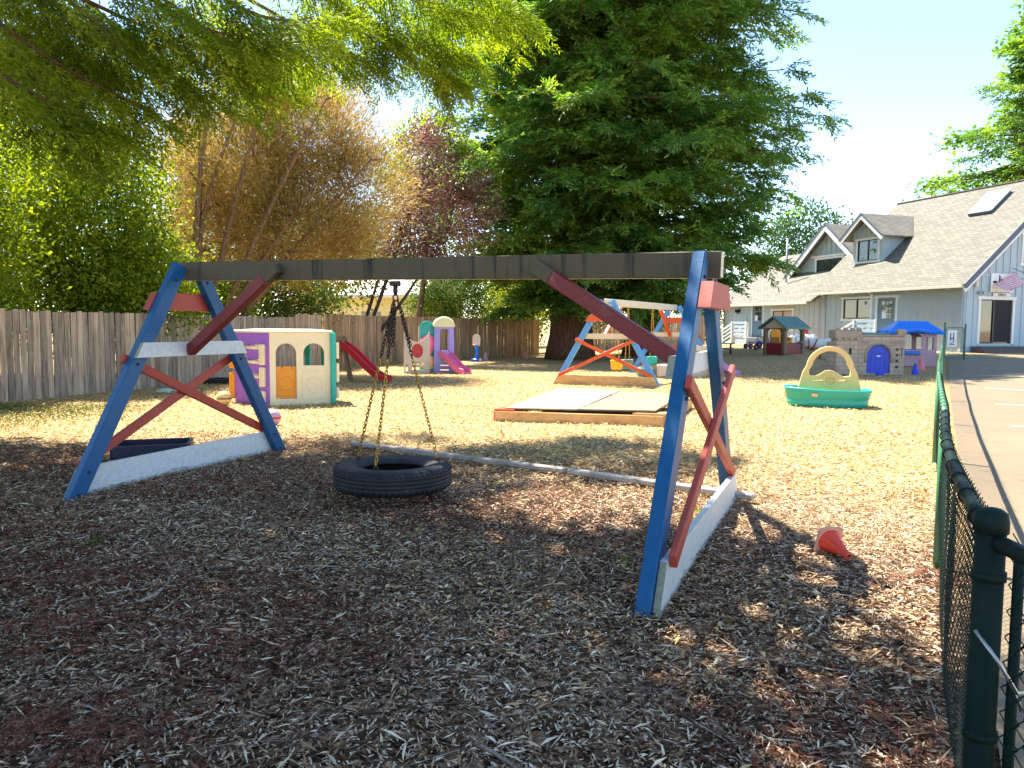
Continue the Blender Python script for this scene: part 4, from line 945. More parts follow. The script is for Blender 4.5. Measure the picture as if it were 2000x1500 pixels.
def climber():
    p = G(835, 728); root = thing('climber', 'pastel plastic climber with lilac tower and pink slide against the brown fence', 'climber', p, R(8))
    X, Zv, Y = (1, 0, 0), (0, 0, 1), (0, 1, 0)
    mb = MB(); top = [(-.78 + .84 * t, 1.02 + .36 * (2 * t - 1) ** 2) for t in np.linspace(1, 0, 11)]
    mb.panel([[(-.78, 0), (.06, 0)] + top, [(-.34 + .185 * math.cos(q), .74 + .235 * math.sin(q)) for q in np.linspace(0, 6.283, 21)[:-1]], rrect(-.52, .28, -.12, .36, .035), rrect(-.52, .12, -.12, .20, .035), rrect(-.72, .08, -.65, .30, .03)], (0, -.42, 0), X, Zv, Y, .10); fp = mb.build('wall_panel', M['sand2'], root, bevel=.02)
    mb = MB(); mb.panel([[(-.34 + .19 * math.cos(q), .74 + .24 * math.sin(q)) for q in np.linspace(0, 6.283, 21)[:-1]]], (0, -.38, 0), X, Zv, Y, .03); mb.build('bubble', M['redp'], fp)
    mb = MB(); mb.panel([archdoor(-.26, .24, 0, 1.72)], (0, .05, 0), X, Zv, Y, .12); bp = mb.build('arch_panel', M['teal'], root, bevel=.02)
    mb = MB(); mb.tube([(x, .045, z) for x, z in arc(-.01, 1.47, .17, 0, 180, 11)], .016, 6); mb.build('moulding', M['teal'], bp)
    mb = MB(); mb.panel([[(-.30, .4), (-.262, .4), (-.262, 1.52), (-.30, 1.56)]], (0, .05, 0), X, Zv, Y, .14); mb.build('edge_strip', M['sand2'], bp)
    mb = MB(); mb.lathe([(0, 0), (.26, 0), (.28, .03), (.26, .06), (0, .06)], (.02, -.12, .98), 24, (Vector(X), Vector(Zv), Vector(Y))); mb.add([(-.1, -.11, .74), (.2, -.11, .80), (.02, -.11, .5)], [(0, 1, 2)]); mb.build('round_panel', M['pink'], root)
    mb = MB(); mb.lathe([(0, 0), (.23, 0), (.25, .03), (.23, .06), (0, .06)], (.03, -.10, .34), 24, (Vector(X), Vector(Zv), Vector(Y))); mb.build('round_panel', M['sandy'], root)
    for side, y in ((0, -.22), (1, .42)):
        mb = MB(); mb.panel([[(.20, 0), (.88, 0), (.86, 1.55), (.78, 1.68), (.30, 1.62), (.22, 1.5)], [(.40, .72), (.70, .72), (.70, 1.40), (.66, 1.45), (.44, 1.45), (.40, 1.40)], rrect(.40, .34, .74, .42, .03), rrect(.40, .20, .74, .27, .03), rrect(.40, .05, .74, .12, .03)], (0, y, 0), X, Zv, Y, .11); mb.build('tower_panel', M['lilac'], root, bevel=.018)
    for z in (.25, .78, 1.3):
        mb = MB(); mb.box((.30, -.235, z), (.06, .03, .12), ch=.01); mb.build('clip', M['sky2'], root)
    mb = MB(); rings = []
    for y, k in ((-.26, .92), (-.20, 1), (.5, 1), (.56, .92)): rings.append([Vector((.54 + .37 * k * math.cos(R(a)), y, 1.52 + .34 * k * math.sin(R(a)))) for a in np.linspace(0, 180, 15)])
    loft(mb, rings); mb.build('roof', M['butter'], root)
    mb = MB(); slide_mesh(mb, scurve((.52, -.2, .66), (1.12, -.95, .09)) + [Vector((1.22, -1.06, .07))], .42, .11); mb.build('chute', M['pink'], root)
    mb = MB(); mb.box((.54, .1, .62), (.6, .52, .05)); mb.build('platform', M['pink'], root)
M['sand2'] = plastic('pale beige plastic', (.66, .54, .42), .5, .4); M['sky2'] = plastic('pale blue plastic', (.25, .45, .85), .4, .1); M['butter'] = plastic('butter yellow plastic', (.80, .74, .42), .45, .2)
climber()
def hoop():
    p = G(931, 706); root = thing('basketball_hoop', 'toy basketball hoop on a blue pole with white backboard', 'basketball hoop', p, R(-25))
    mb = MB(); mb.lathe([(.26, 0), (.27, .05), (.2, .12), (.09, .16)], (0, 0, 0), 16); b_ = mb.build('base', M['royal'], root)
    mb = MB(); mb.lathe([(0, 0), (.08, 0), (.08, .05), (0, .05)], (.22, -.12, .08), 12, (Vector((0, 1, 0)), Vector((0, 0, 1)), Vector((1, 0, 0)))); mb.build('wheel', M['whitep'], b_)
    mb = MB(); mb.tube([(0, 0, .1), (0, 0, .75)], [.085, .075], 12); mb.build('pole', M['sky'], root)
    mb = MB(); mb.panel([[(-.17, .68), (.17, .68), (.19, .95)] + arc(0, 1.0, .19, 0, 180, 11) + [(-.19, .95)]], (0, -.05, 0), (1, 0, 0), (0, 0, 1), (0, 1, 0), .05); mb.build('backboard', M['whitep'], root, bevel=.015)
    mb = MB(); mb.tube([(.12 + .17 * math.cos(q), -.24 + .17 * math.sin(q), .74) for q in np.linspace(0, 6.283, 19)[:-1]], .018, 8, closed=True); mb.build('rim', M['sandpink'], root)
M['sandpink'] = plastic('faded orange plastic', (.65, .30, .2), .5, .3)
hoop()
def cone(loc, label, mat, h=.32, rot=(0, 0, 0), group=None, base=True, bmat=None):
    root = thing('toy_cone', label, 'cone', loc, 0, group); root.rotation_euler = rot
    mb = MB(); mb.lathe([(h * .36, .012), (h * .33, .02), (h * .15, h * .72), (h * .12, h * .95), (h * .10, h), (h * .07, h), (h * .10, h * .9), (h * .30, .03)], (0, 0, 0), 24, closed=False); c_ = mb.build('cone_body', mat, root)
    if base:
        mb = MB(); mb.panel([rrect(-h * .42, -h * .42, h * .42, h * .42, h * .12), [(h * .27 * math.cos(q), h * .27 * math.sin(q)) for q in np.linspace(0, 6.283, 17)[:-1]]], (0, 0, 0), (1, 0, 0), (0, 1, 0), (0, 0, 1), .014); mb.build('base', bmat or mat, root)
    return root
M['sandpink2'] = plastic('faded peach plastic', (.80, .42, .28), .5, .4)
pc = G(1616, 1082)
cone(Vector((pc.x + .0, pc.y, .105)), 'orange cone fallen over on the litter near the chain link fence', M['conep'], .23, Euler((R(105), R(0), R(14))), bmat=M['sandpink2'])
cone(G(1787, 731), 'small blue cone in front of the pink cottage', M['royal'], .34, base=False)
M['conep2'] = plastic('salmon plastic', (.75, .2, .22), .45, .3)
cone(G(1798, 724), 'small salmon cone behind the blue cone', M['conep2'], .42, base=False)
cone(G(948, 704), 'pale faded cone beside the toy basketball hoop', M['blush'], .36)
cone(G(1025, 700), 'faint pink cone at the far fence near the redwood trunk', M['conep2'], .4)
def castlestone():
    m, n, b = _m('moulded castle stone'); v = coords(n)
    br = N(n, 'ShaderNodeTexBrick'); br.inputs['Scale'].default_value = 1; br.inputs['Brick Width'].default_value = .27; br.inputs['Row Height'].default_value = .13; br.inputs['Mortar Size'].default_value = .009
    br.inputs['Color1'].default_value = (.37, .30, .23, 1); br.inputs['Color2'].default_value = (.46, .38, .29, 1); br.inputs['Mortar'].default_value = (.17, .13, .10, 1)
    mp = N(n, 'ShaderNodeMapping'); mp.inputs['Rotation'].default_value = (R(90), 0, 0); n.links.new(v, mp.inputs[0]); n.links.new(mp.outputs[0], br.inputs['Vector'])
    n.links.new(mix(n, .3, br.outputs[0], mix(n, noise(n, v, 7, 5).outputs[0], (.25, .2, .16), (.55, .46, .36))), b.inputs['Base Color']); b.inputs['Roughness'].default_value = .6; bump(n, br.outputs['Fac'], -1, .02, b); return m
M['castle'] = castlestone()
def castle():
    p = G(1700, 731); root = thing('toy_castle', 'stone coloured plastic castle with arched blue door', 'toy castle', p, R(-6))
    mb = MB(); mb.box((-.70, .25, .55), (.66, .62, 1.1), ch=.03); t = mb.build('tower', M['castle'], root)
    mb = MB(); mb.box((-.70, .25, 1.24), (.78, .74, .26), ch=.03); cr = mb.build('battlement', M['stone'], t)
    for i in range(4):
        mb = MB(); mb.box((-1.0 + .2 * i, -.07, 1.40), (.11, .10, .07), ch=.012); mb.build('merlon', M['stone'], t)
        mb = MB(); mb.box((-.97 + .18 * i, -.085, 1.10), (.08, .05, .10), ch=.01); mb.build('corbel', M['castle'], t)
    mb = MB(); mb.panel([[(-.37, 0), (.95, 0), (.95, 1.18), (-.37, 1.18)], archdoor(-.13, .55, .06, .92)] + [rrect(.70, z, .78, z + .08, .01) for z in (.22, .40, .57, .74)] + [rrect(.86, .55, .89, .85, .01)], (0, -.02, 0), (1, 0, 0), (0, 0, 1), (0, 1, 0), .14); wl = mb.build('wall', M['castle'], root, bevel=.012)
    mb = MB(); mb.tube([(x, -.03, z) for x, z in [(-.17, .4)] + arc(.21, .58, .385, 180, 0, 15)[::1] + [(.595, .4)]], .035, 8); mb.build('arch_stones', M['stone'], wl)
    for x0, x1, z in ((-.30, -.05, 1.0), (.50, .92, 1.0), (-.37, .95, 1.2)): 
        mb = MB(); mb.box(((x0 + x1) / 2, -.025, z), (x1 - x0, .05, .05), ch=.012); mb.build('ledge', M['stone'], wl)
    mb = MB(); mb.box((.85, .05, 1.30), (.24, .22, .2), ch=.02); mb.build('merlon', M['stone'], wl)
    mb = MB(); mb.box((.2, .45, 1.22), (.8, .5, .14), ch=.02); mb.build('roof_walk', M['slate'], root)
    mb = MB(); mb.panel([archdoor(-.125, .545, .065, .915)], (0, .03, 0), (1, 0, 0), (0, 0, 1), (0, 1, 0), .05); d = mb.build('door', M['royal'], root, bevel=.01)
    for i in range(1, 5):
        mb = MB(); mb.box((-.125 + i * .134, .027, .44), (.012, .012, .6), ch=.003); mb.build('plank_rib', M['royal'], d)
    mb = MB(); mb.box((.22, .018, .58), (.11, .03, .05), ch=.008); mb.build('letter_slot', M['paper'], d)
    mb = MB(); mb.box((.25, -.08, .02), (.2, .16, .12), ch=.02); mb.build('sill_block', M['royal'], d)
    mb = MB(); mb.box((-.175, -.015, .50), (.06, .08, .10), ch=.015); mb.build('hinge', M['royal'], d)
    mb = MB(); mb.panel([rrect(-.66, .62, -.60, .82, .02)], (0, -.072, 0), (1, 0, 0), (0, 0, 1), (0, 1, 0), .01); mb.build('arrow_slit', M['dark'], t)
    for x in (-1.02, .93):
        mb = MB(); mb.box((x if x > 0 else x, .62, .5), (.08, .5, 1.0), ch=.02); mb.build('wall', M['castle'], root)
castle()
def cottage():
    p = G(1788, 712); p = GZ(p.x + .2, p.y + .8); root = thing('cottage_playhouse', 'pink plastic cottage playhouse with blue tiled roof', 'playhouse', p, R(-10)); X, Zv, Y = (1, 0, 0), (0, 0, 1), (0, 1, 0)
    for y, nm in ((-.5, 'wall'), (.5, 'wall')):
        mb = MB(); mb.panel([[(-.68, 0), (.68, 0), (.68, 1.12), (.45, 1.14), (.25, 1.22), (0, 1.26), (-.25, 1.22), (-.45, 1.14), (-.68, 1.12)], [(-.46, .56), (.22, .56), (.22, .95)] + arc(-.12, .95, .34, 0, 180, 11, .20)[1:], rrect(.36, .56, .58, .98, .03)], (0, y, 0), X, Zv, Y, .06); fw = mb.build(nm, M['blush'], root, bevel=.012)
        if y < 0:
            for i in range(5):
                mb = MB(); mb.box((0, -.505, .08 + .095 * i), (1.34, .012, .012), ch=.003); mb.build('clapboard_edge', M['blush'], fw)
            mb = MB(); mb.box((-.16, -.57, .46), (.62, .13, .11), ch=.03); mb.build('window_box', M['sky'], fw)
            mb = MB(); mb.tube([(x, -.515, z) for x, z in arc(-.1, .98, .46, 8, 172, 13, .26)], .03, 6); mb.build('arch_moulding', M['sand2'], fw)
    for x in (-.68, .62):
        mb = MB(); mb.panel([[(-.43, 0), (.49, 0), (.49, 1.12), (-.43, 1.12)], rrect(-.25, .55, .3, .98, .05)], (x, 0, 0), Y, Zv, X, .06); mb.build('wall', M['blush'], root, bevel=.012)
    mb = MB(); rings = []
    for kx, ky, z in ((.86, .68, 1.08), (.88, .70, 1.14), (.70, .50, 1.30), (.50, .28, 1.47), (.46, .24, 1.53)):
        rings.append([Vector((x, y, z + (.10 * math.exp(-(x / .3) ** 2) if z < 1.2 and abs(y) > ky * .9 else 0))) for x, y in [(kx * (2 * i / 12 - 1), -ky) for i in range(12)] + [(kx, ky * (2 * i / 6 - 1)) for i in range(6)] + [(kx * (1 - 2 * i / 12), ky) for i in range(12)] + [(-kx, ky * (1 - 2 * i / 6)) for i in range(6)]])
    loft(mb, rings, sm=False); rf = mb.build('roof', M['sky'], root)
    for r_ in range(5):
        t = (r_ + .5) / 5; kx, ky, z = .86 - .37 * t, .69 - .41 * t, 1.15 + .32 * t; nt_ = 11 - r_
        for i in range(nt_):
            mb = MB(); x = kx * (2 * (i + .5) / nt_ - 1) * .98; mb.box((x, -ky - .005, z + .01), (2 * kx / nt_ * .86, .02, .085), (Vector(X), Vector((0, .75, .66)).cross(Vector(X)) * -1 if False else Vector((0, .66, -.75)), Vector((0, .75, .66))), .006); mb.build('tile', M['sky'], rf)
    mb = MB(); mb.box((-.95, -.2, 1.16), (.3, .5, .1), ch=.03); mb.build('roof_extension', M['sky'], rf)
cottage()
def brown_house():
    p = G(1530, 688); root = thing('toy_house', 'small brown plastic house with grey green roof and wine red base', 'playhouse', p, R(32)); X, Zv, Y = (1, 0, 0), (0, 0, 1), (0, 1, 0)
    for x, y in ((-.58, -.5), (.58, -.5), (.58, .5), (-.58, .5)):
        mb = MB(); mb.box((x, y, .56), (.17, .17, 1.12), ch=.03); mb.build('post', M['brownp'], root)
    for y in (-.5, .5):
        mb = MB(); mb.panel([[(-.5, 0), (.5, 0), (.5, .5), (-.5, .5)]], (0, y - .03, 0), X, Zv, Y, .06); mb.build('base_panel', M['wine'], root, bevel=.01)
        mb = MB(); mb.panel([[(-.62, 1.0), (-.5, 1.0)] + arc(0, .92, .5, 170, 10, 11, .22) + [(.5, 1.0), (.62, 1.0), (.62, 1.2), (-.62, 1.2)]], (0, y - .05, 0), X, Zv, Y, .1); mb.build('arch', M['brownp'], root)
    for x in (-.58, .58):
        mb = MB(); mb.panel([[(-.62, 1.12), (.62, 1.12), (0, 1.52)]], (x - .05, 0, 0), Y, Zv, X, .1); mb.build('gable', M['sand'], root)
        if x < 0:
            mb = MB(); mb.panel([[(-.4, 0), (.4, 0), (.4, .48), (-.4, .48)]], (x - .02, 0, 0), Y, Zv, X, .06); mb.build('base_panel', M['wine'], root)
    for sg in (-1, 1):
        mb = MB(); mb.bar((0, sg * .38, 1.345), (0, sg * .38 + .001, 1.345), .01, .01) if False else None
        mb.add([(-.8, sg * .76, 1.08), (.8, sg * .76, 1.08), (.8, 0, 1.58), (-.8, 0, 1.58), (-.8, sg * .76, 1.14), (.8, sg * .76, 1.14), (.8, 0, 1.64), (-.8, 0, 1.64)], [(0, 1, 2, 3), (4, 5, 6, 7), (0, 1, 5, 4), (1, 2, 6, 5), (2, 3, 7, 6), (3, 0, 4, 7)]); rf = mb.build('roof', M['slate'], root)
        for i in range(6):
            mb = MB(); mb.bar((-.7 + .28 * i, sg * .75, 1.155), (-.7 + .28 * i, sg * .03, 1.63), .03, .03); mb.build('roof_rib', M['slate'], rf)
    mb = MB(); mb.box((.40, -.62, .52), (.34, .22, .07), ch=.02); mb.build('counter', M['slate'], root)
brown_house()
# climber half hidden behind the near swing leg
def beige_climber():
    p = G(1357, 737); root = thing('toy_climber', 'beige plastic climber with violet slide half hidden by the near blue legs', 'climber', p, R(10))
    mb = MB(); mb.panel([[(-.42, 0), (.42, 0), (.42, .80), (.3, .95), (-.3, .95), (-.42, .8)], rrect(-.2, .55, .2, .8, .06)], (0, -.1, 0), (1, 0, 0), (0, 0, 1), (0, 1, 0), .12); mb.build('wall_panel', M['sand2'], root, bevel=.03)
    mb = MB(); mb.panel([[(-.3, 0), (.5, 0), (.5, .9), (-.3, .9)]], (.36, 0, 0), (0, 1, 0), (0, 0, 1), (1, 0, 0), .08); mb.build('climbing_panel', M['sand2'], root, bevel=.02)
    mb = MB(); slide_mesh(mb, scurve((.46, .35, .72), (1.35, .35, .10)) + [Vector((1.52, .35, .08))], .42, .10); mb.build('chute', M['violet'], root)
    mb = MB(); mb.box((-.95, .1, .2), (.5, .3, .4), ch=.05); mb.build('step_block', M['sand2'], root)
    mb = MB(); mb.box((-1.5, .2, .16), (.5, .3, .3), ch=.06); mb.build('step_block', M['slate'], root)
beige_climber()
def trike(p, rz, label, m1, m2):
    root = thing('tricycle', label, 'tricycle', p, rz, 'tricycles by the wing steps'); ax = (Vector((1, 0, 0)), Vector((0, 0, 1)), Vector((0, 1, 0)))
    for x, y, r_ in ((.38, 0, .20), (-.28, .2, .13), (-.28, -.2, .13)):
        mb = MB(); mb.lathe([(r_ * .55, -.025), (r_, -.03), (r_, .03), (r_ * .55, .025)], (x, y, r_), 18, ax, closed=True); wl = mb.build('wheel', M['blackp'], root)
        mb = MB(); mb.lathe([(0, -.02), (r_ * .58, -.02), (r_ * .58, .02), (0, .02)], (x, y, r_), 14, ax); mb.build('hub', M[m2], wl)
    mb = MB(); mb.tube([(.38, 0, .2), (.30, 0, .52), (.10, 0, .34), (-.18, 0, .30), (-.28, 0, .14)], .028, 8); mb.tube([(-.28, -.2, .13), (-.28, .2, .13)], .02, 8); mb.build('frame', M[m1], root)
    mb = MB(); mb.tube([(.24, -.2, .62), (.29, 0, .60), (.24, .2, .62)], .02, 8); mb.tube([(.3, 0, .5), (.29, 0, .6)], .02, 8); mb.build('handlebar', M[m2], root)
    mb = MB(); loft(mb, [[Vector((-.14 + k * .13 * math.cos(q), k * .11 * math.sin(q), z)) for q in np.linspace(0, 6.283, 13)[:-1]] for k, z in ((.8, .31), (1, .34), (.9, .37))]); mb.build('seat', M[m1], root)
trike(G(1470, 681), R(20), 'violet tricycle at the foot of the wing steps', 'violet', 'purple'); trike(G(1488, 683), R(-15), 'blue and violet tricycle next to the brown toy house', 'royal', 'violet'); trike(G(1505, 679), R(70), 'pink tricycle partly behind the brown toy house', 'pink', 'amber')
def picnic(p):
    root = thing('picnic_table', 'small toy picnic table with dark red legs in front of the wing', 'picnic table', p, R(-12))
    mb = MB(); mb.box((0, 0, .5), (1.15, .6, .045), ch=.015); mb.build('table_top', M['slate'], root)
    for x in (-.42, .42):
        for s in (-1, 1): mb = MB(); mb.bar((x, s * .10, .47), (x, s * .42, .0), .07, .05); mb.build('leg', M['wine'], root)
    for s in (-1, 1): mb = MB(); mb.box((0, s * .48, .27), (1.1, .2, .04), ch=.012); mb.build('bench', M['slate'], root)
picnic(G(1408, 692))
def kayak(p, rz, label, m1, m2, L=2.0, w_=.6, h=.5):
    root = thing('toy_shell', label, 'toy', p, rz); mb = MB(); rings = []
    for t in np.linspace(-1, 1, 13):
        k = max(.08, (1 - abs(t) ** 2.4)); rings.append([Vector((t * L / 2, w_ / 2 * k * math.cos(q), h * .5 * (1.0 + k * .9 * math.sin(q)) - h * .03)) for q in np.linspace(0, 6.283, 15)[:-1]])
    loft(mb, rings); mb.build('hull', M[m1], root)
    for i, t in enumerate((-.45, -.25, .4)):
        mb = MB(); k = 1 - abs(t) ** 2.4; mb.tube([(t * L / 2 + .12 * math.sin(q) * i, (w_ / 2 * k + .004) * math.cos(q), h * .5 * (1 + k * .9 * math.sin(q)) - h * .03 + .004) for q in np.linspace(0, 6.283, 19)[:-1]], .03, 6, closed=True); mb.build('stripe', M[m2], root)
kayak(G(1604, 684), R(-15), 'white and red upturned plastic shell lying before the house wall', 'whitep', 'redp', 2.6, .9, .6); kayak(G(1565, 677) , R(10), 'long white toy boat leaning behind the brown toy house', 'whitep', 'sky2', 2.2, .7, .75)
def chairseat(p, label, mat, s=1.0):
    root = thing('toy_chair', label, 'toy chair', p, R(20)); mb = MB(); mb.panel([arch2 for arch2 in [[(-.28 * s, 0), (.28 * s, 0), (.3 * s, .5 * s)] + arc(0, .52 * s, .3 * s, 0, 180, 11) + [(-.3 * s, .5 * s)]]], (0, 0, 0), (1, 0, 0), (0, 0, 1), (0, 1, 0), .09); mb.build('backrest', M[mat], root, bevel=.03)
    mb = MB(); mb.box((0, -.22 * s, .25 * s), (.5 * s, .44 * s, .12 * s), ch=.03); mb.build('seat', M[mat], root)
    for x in (-.24 * s, .24 * s): mb = MB(); mb.box((x, -.22 * s, .22 * s), (.09 * s, .46 * s, .44 * s), ch=.03); mb.build('arm', M[mat], root)
chairseat(G(1518, 681), 'amber plastic chair seen through the brown toy house', 'amber', 1.35)
cone(G(1567, 676) + Vector((0, -.4, .0)), 'red cone standing on the ground beyond the brown toy house', M['redp'], .95)
kp = G(1640, 685)
def redtable(p):
    root = thing('toy_table', 'dark red toy table beside the castle tower', 'toy table', p, R(15)); mb = MB(); mb.box((0, 0, .42), (.7, .6, .05), ch=.02); mb.build('table_top', M['whitep'], root)
    for x in (-.26, .26):
        for y in (-.2, .2): mb = MB(); mb.bar((x, y, .4), (x * 1.2, y * 1.2, 0), .07, .07); mb.build('leg', M['wine'], root)
redtable(G(1622, 694))
# small things on the ground
def ball(p, r_, label, mat, m2):
    root = thing('ball', label, 'ball', p); mb = MB(); mb.lathe([(r_ * math.sin(a), r_ - r_ * math.cos(a)) for a in np.linspace(0.001, math.pi - .001, 17)], (0, 0, 0), 24); mb.build('shell', mat, root)
    mb = MB(); mb.lathe([(r_ * 1.004 * math.sin(a), r_ - r_ * 1.004 * math.cos(a)) for a in np.linspace(1.45, 1.7, 4)], (0, 0, 0), 24, closed=False); mb.build('seam', m2, root)
ball(G(438, 792), .14, 'tan ball lying beside the purple playhouse wall', M['sandy'], M['brownp'])
ball(G(532, 832), .13, 'pale pink ball just behind the blue back leg', M['blush'], M['redp'])
def tub(p):
    root = thing('plastic_tub', 'shallow dark blue plastic tub behind the white base board', 'tub', p, R(18)); mb = MB()
    mb.panel([rrect(-.42, -.28, .42, .28, .06), rrect(-.38, -.24, .38, .24, .05)], (0, 0, .02), (1, 0, 0), (0, 1, 0), (0, 0, 1), .16); mb.build('rim', M['navyp'], root)
    mb = MB(); mb.panel([rrect(-.40, -.26, .40, .26, .05)], (0, 0, .005), (1, 0, 0), (0, 1, 0), (0, 0, 1), .02); mb.build('bottom', M['navyp'], root)
M['navyp'] = plastic('dark navy plastic', (.012, .018, .05), .35, .2)
tub(G(300, 893))
def scoop(p):
    root = thing('toy_scoop', 'pale green plastic toy scoop lying near the grey fence', 'toy', p, R(-20)); mb = MB()
    loft(mb, [[Vector((x, k * .13 * math.cos(q), .015 + k * .10 * max(0, math.sin(q)) + (.0 if math.sin(q) > 0 else 0))) for q in np.linspace(0, 6.283, 13)[:-1]] for x, k in ((-.22, .5), (-.1, .9), (.05, 1), (.16, .8))]); mb.build('body', M['mint'], root)
    mb = MB(); mb.tube([(.14, 0, .05), (.3, 0, .07), (.4, 0, .06)], .025, 8); mb.build('handle', M['mint'], root)
M['mint'] = plastic('pale green plastic', (.55, .68, .58), .5, .3)
scoop(G(324, 768))
def mat_(p):
    root = MB(); root.panel([rrect(-.55, -.4, .55, .4, .3, 7), rrect(-.48, -.33, .48, .33, .25, 7)], (0, 0, .0), (1, 0, 0), (0, 1, 0), (0, 0, 1), .12); root.panel([rrect(-.52, -.37, .52, .37, .28, 7)], (0, 0, .05), (1, 0, 0), (0, 1, 0), (0, 0, 1), .02)
    o = root.build('trampoline', M['blackp']); o.location = p; tag(o, 'low black toddler trampoline on the chips behind the playhouse', 'trampoline')
mat_(G(440, 748))
# ------------------------------------------------------------------ vegetation
UP = np.array([0, 0, 1.0])
def nz(a): return a / np.maximum(1e-9, np.linalg.norm(a, axis=-1, keepdims=True))
def leaves(base, ax, nrm, L, W, fold=.0):
    """rhombic leaves: base (N,3), long axis, facing"""
    ax = nz(ax); side = nz(np.cross(nrm, ax)); L = np.broadcast_to(np.asarray(L, float), len(base))[:, None]; W = np.broadcast_to(np.asarray(W, float), len(base))[:, None]
    nn = np.cross(ax, side)
    return np.stack([base, base + ax * L * .45 + side * W * .5 + nn * W * fold, base + ax * L, base + ax * L * .45 - side * W * .5 + nn * W * fold], 1)
def needles(b, a, u, tl, m, nl, nw, ang=50, jit=.25, droop=.15):
    """flat sprays: N twigs (base, axis, up, length) with m needles on either side"""
    n = len(b); a = nz(a); s = nz(np.cross(u, a)); u2 = np.cross(a, s); tl = np.broadcast_to(np.asarray(tl, float), n)
    t = np.linspace(.06, 1, m)[None, :, None]; out = []
    for sg in (-1, 1):
        pos = b[:, None] + a[:, None] * (t * tl[:, None, None]) - UP * (droop * (t ** 2) * tl[:, None, None])
        an = R(ang) * (1 - .45 * t)
        d = a[:, None] * np.cos(an) + sg * s[:, None] * np.sin(an) + rng.normal(0, jit, (n, m, 3)) - UP * .12
        nn = u2[:, None] + rng.normal(0, .35, (n, m, 3))
        l = nl * (1.05 - .5 * np.abs(t - .35)) * rng.uniform(.75, 1.2, (n, m, 1))
        out.append(leaves(pos.reshape(-1, 3), d.reshape(-1, 3), nn.reshape(-1, 3), l.reshape(-1), nw))
    return np.concatenate(out)
def bough_path(p0, az, L, s0, droop, up=.0, n=9):
    t = np.linspace(0, 1, n); h = np.array([math.cos(az), math.sin(az), 0]); wob = rng.normal(0, .02 * L, 2)
    return p0[None] + h[None] * (L * t)[:, None] + UP[None] * (L * (s0 * t - droop * t ** 2 + up * t ** 4))[:, None] + np.array([-h[1], h[0], 0])[None] * (wob[0] * np.sin(3 * t))[:, None], h
def conifer(name, label, trunks, zmin, zmax, Lf, nb, mats, bark_, leaf=(.30, .075), br=24, tw=7, bl=.30, group=None, az_ok=None, off=None, droop=(.16, .36), hi=None, gap=.22):
    root = thing(name, label, 'tree', GZ(trunks[0][0], trunks[0][1]), 0, group); off = root.location; allq, wood_ = [], MB(off)
    for (tx, ty, tr, th) in trunks:
        mb = MB(off); z0 = zg(tx, ty)
        prof = [(0, 1.35), (.04, 1.08), (.10, .95), (.3, .8), (.6, .5), (1, .06)]
        pts = [(tx + .1 * math.sin(q * 5), ty, z0 - .15 + q * th) for q, _ in prof]
        mb.tube(pts, [tr * k for _, k in prof], 18); mb.build('trunk', bark_, root)
    for i in range(nb):
        tx, ty, tr, th = trunks[i % len(trunks)]; z = zmin + (zmax - zmin) * ((i + rng.uniform(0, 1)) / nb) ** 1.15
        az = i * 2.399963 + rng.normal(0, .25)
        if az_ok and not az_ok(az, z, tx): continue
        L = Lf(z, az, tx) * rng.uniform(.5, 1.1)
        if L < .5: continue
        s0 = rng.uniform(.0, .22); dr = rng.uniform(*droop)
        path, h = bough_path(np.array([tx, ty, z]), az, L, s0, dr, rng.uniform(.05, .16))
        wood_.tube([Vector(p) for p in path], [max(.012, .016 * L * (1 - .92 * k / 8)) for k in range(9)], 5)
        t = np.sort(rng.uniform(gap, 1.0, br)); idx = t * 8; i0 = np.minimum(idx.astype(int), 7); fr = (idx - i0)[:, None]
        base = path[i0] * (1 - fr) + path[i0 + 1] * fr; s = np.array([-h[1], h[0], 0]); sg = np.where(np.arange(br) % 2, 1, -1)[:, None]
        ang = R(58) * (1 - .55 * t)[:, None] + rng.normal(0, .12, (br, 1)); bd = h * np.cos(ang) + sg * s * np.sin(ang) + UP * rng.normal(.02, .26, (br, 1))
        l = L * bl * (1.12 - .85 * t) * rng.uniform(.7, 1.25, br)
        # twigs along every branchlet
        u = np.linspace(.12, 1, tw)[None, :, None]; tb = base[:, None] + bd[:, None] * (u * l[:, None, None]) - UP * (.28 * u ** 2 * l[:, None, None])
        sg2 = np.where(np.arange(tw) % 2, 1, -1)[None, :, None]; bs = nz(np.cross(bd, UP))
        ta = bd[:, None] * .75 + bs[:, None] * sg2 * .65 * (1.1 - .7 * u) - UP * .18 + rng.normal(0, .16, (br, tw, 3))
        lf = hi if (hi and (z > 18 or math.sin(az) > .3)) else leaf
        N_ = br * tw; upv = np.broadcast_to(UP, (N_, 3)) + rng.normal(0, .25, (N_, 3))
        allq.append(needles(tb.reshape(-1, 3), ta.reshape(-1, 3), upv, lf[0] * 1.9 * rng.uniform(.7, 1.2, N_), lf[2], lf[0], lf[1]))
    wood_.build('limbs', bark_, root)
    quads('foliage', np.concatenate(allq), mats, root, off)
    return root
RED = leafmat('redwood needles', [(.026, .088, .032), (.085, .20, .055), (.19, .33, .07), (.46, .52, .10)], .48, (1.5, 1.4, .4), .38)
REDN = leafmat('near redwood needles', [(.04, .085, .010), (.10, .18, .018), (.19, .29, .03), (.36, .43, .05)], .6, (1.7, 1.45, .25), 1.0)
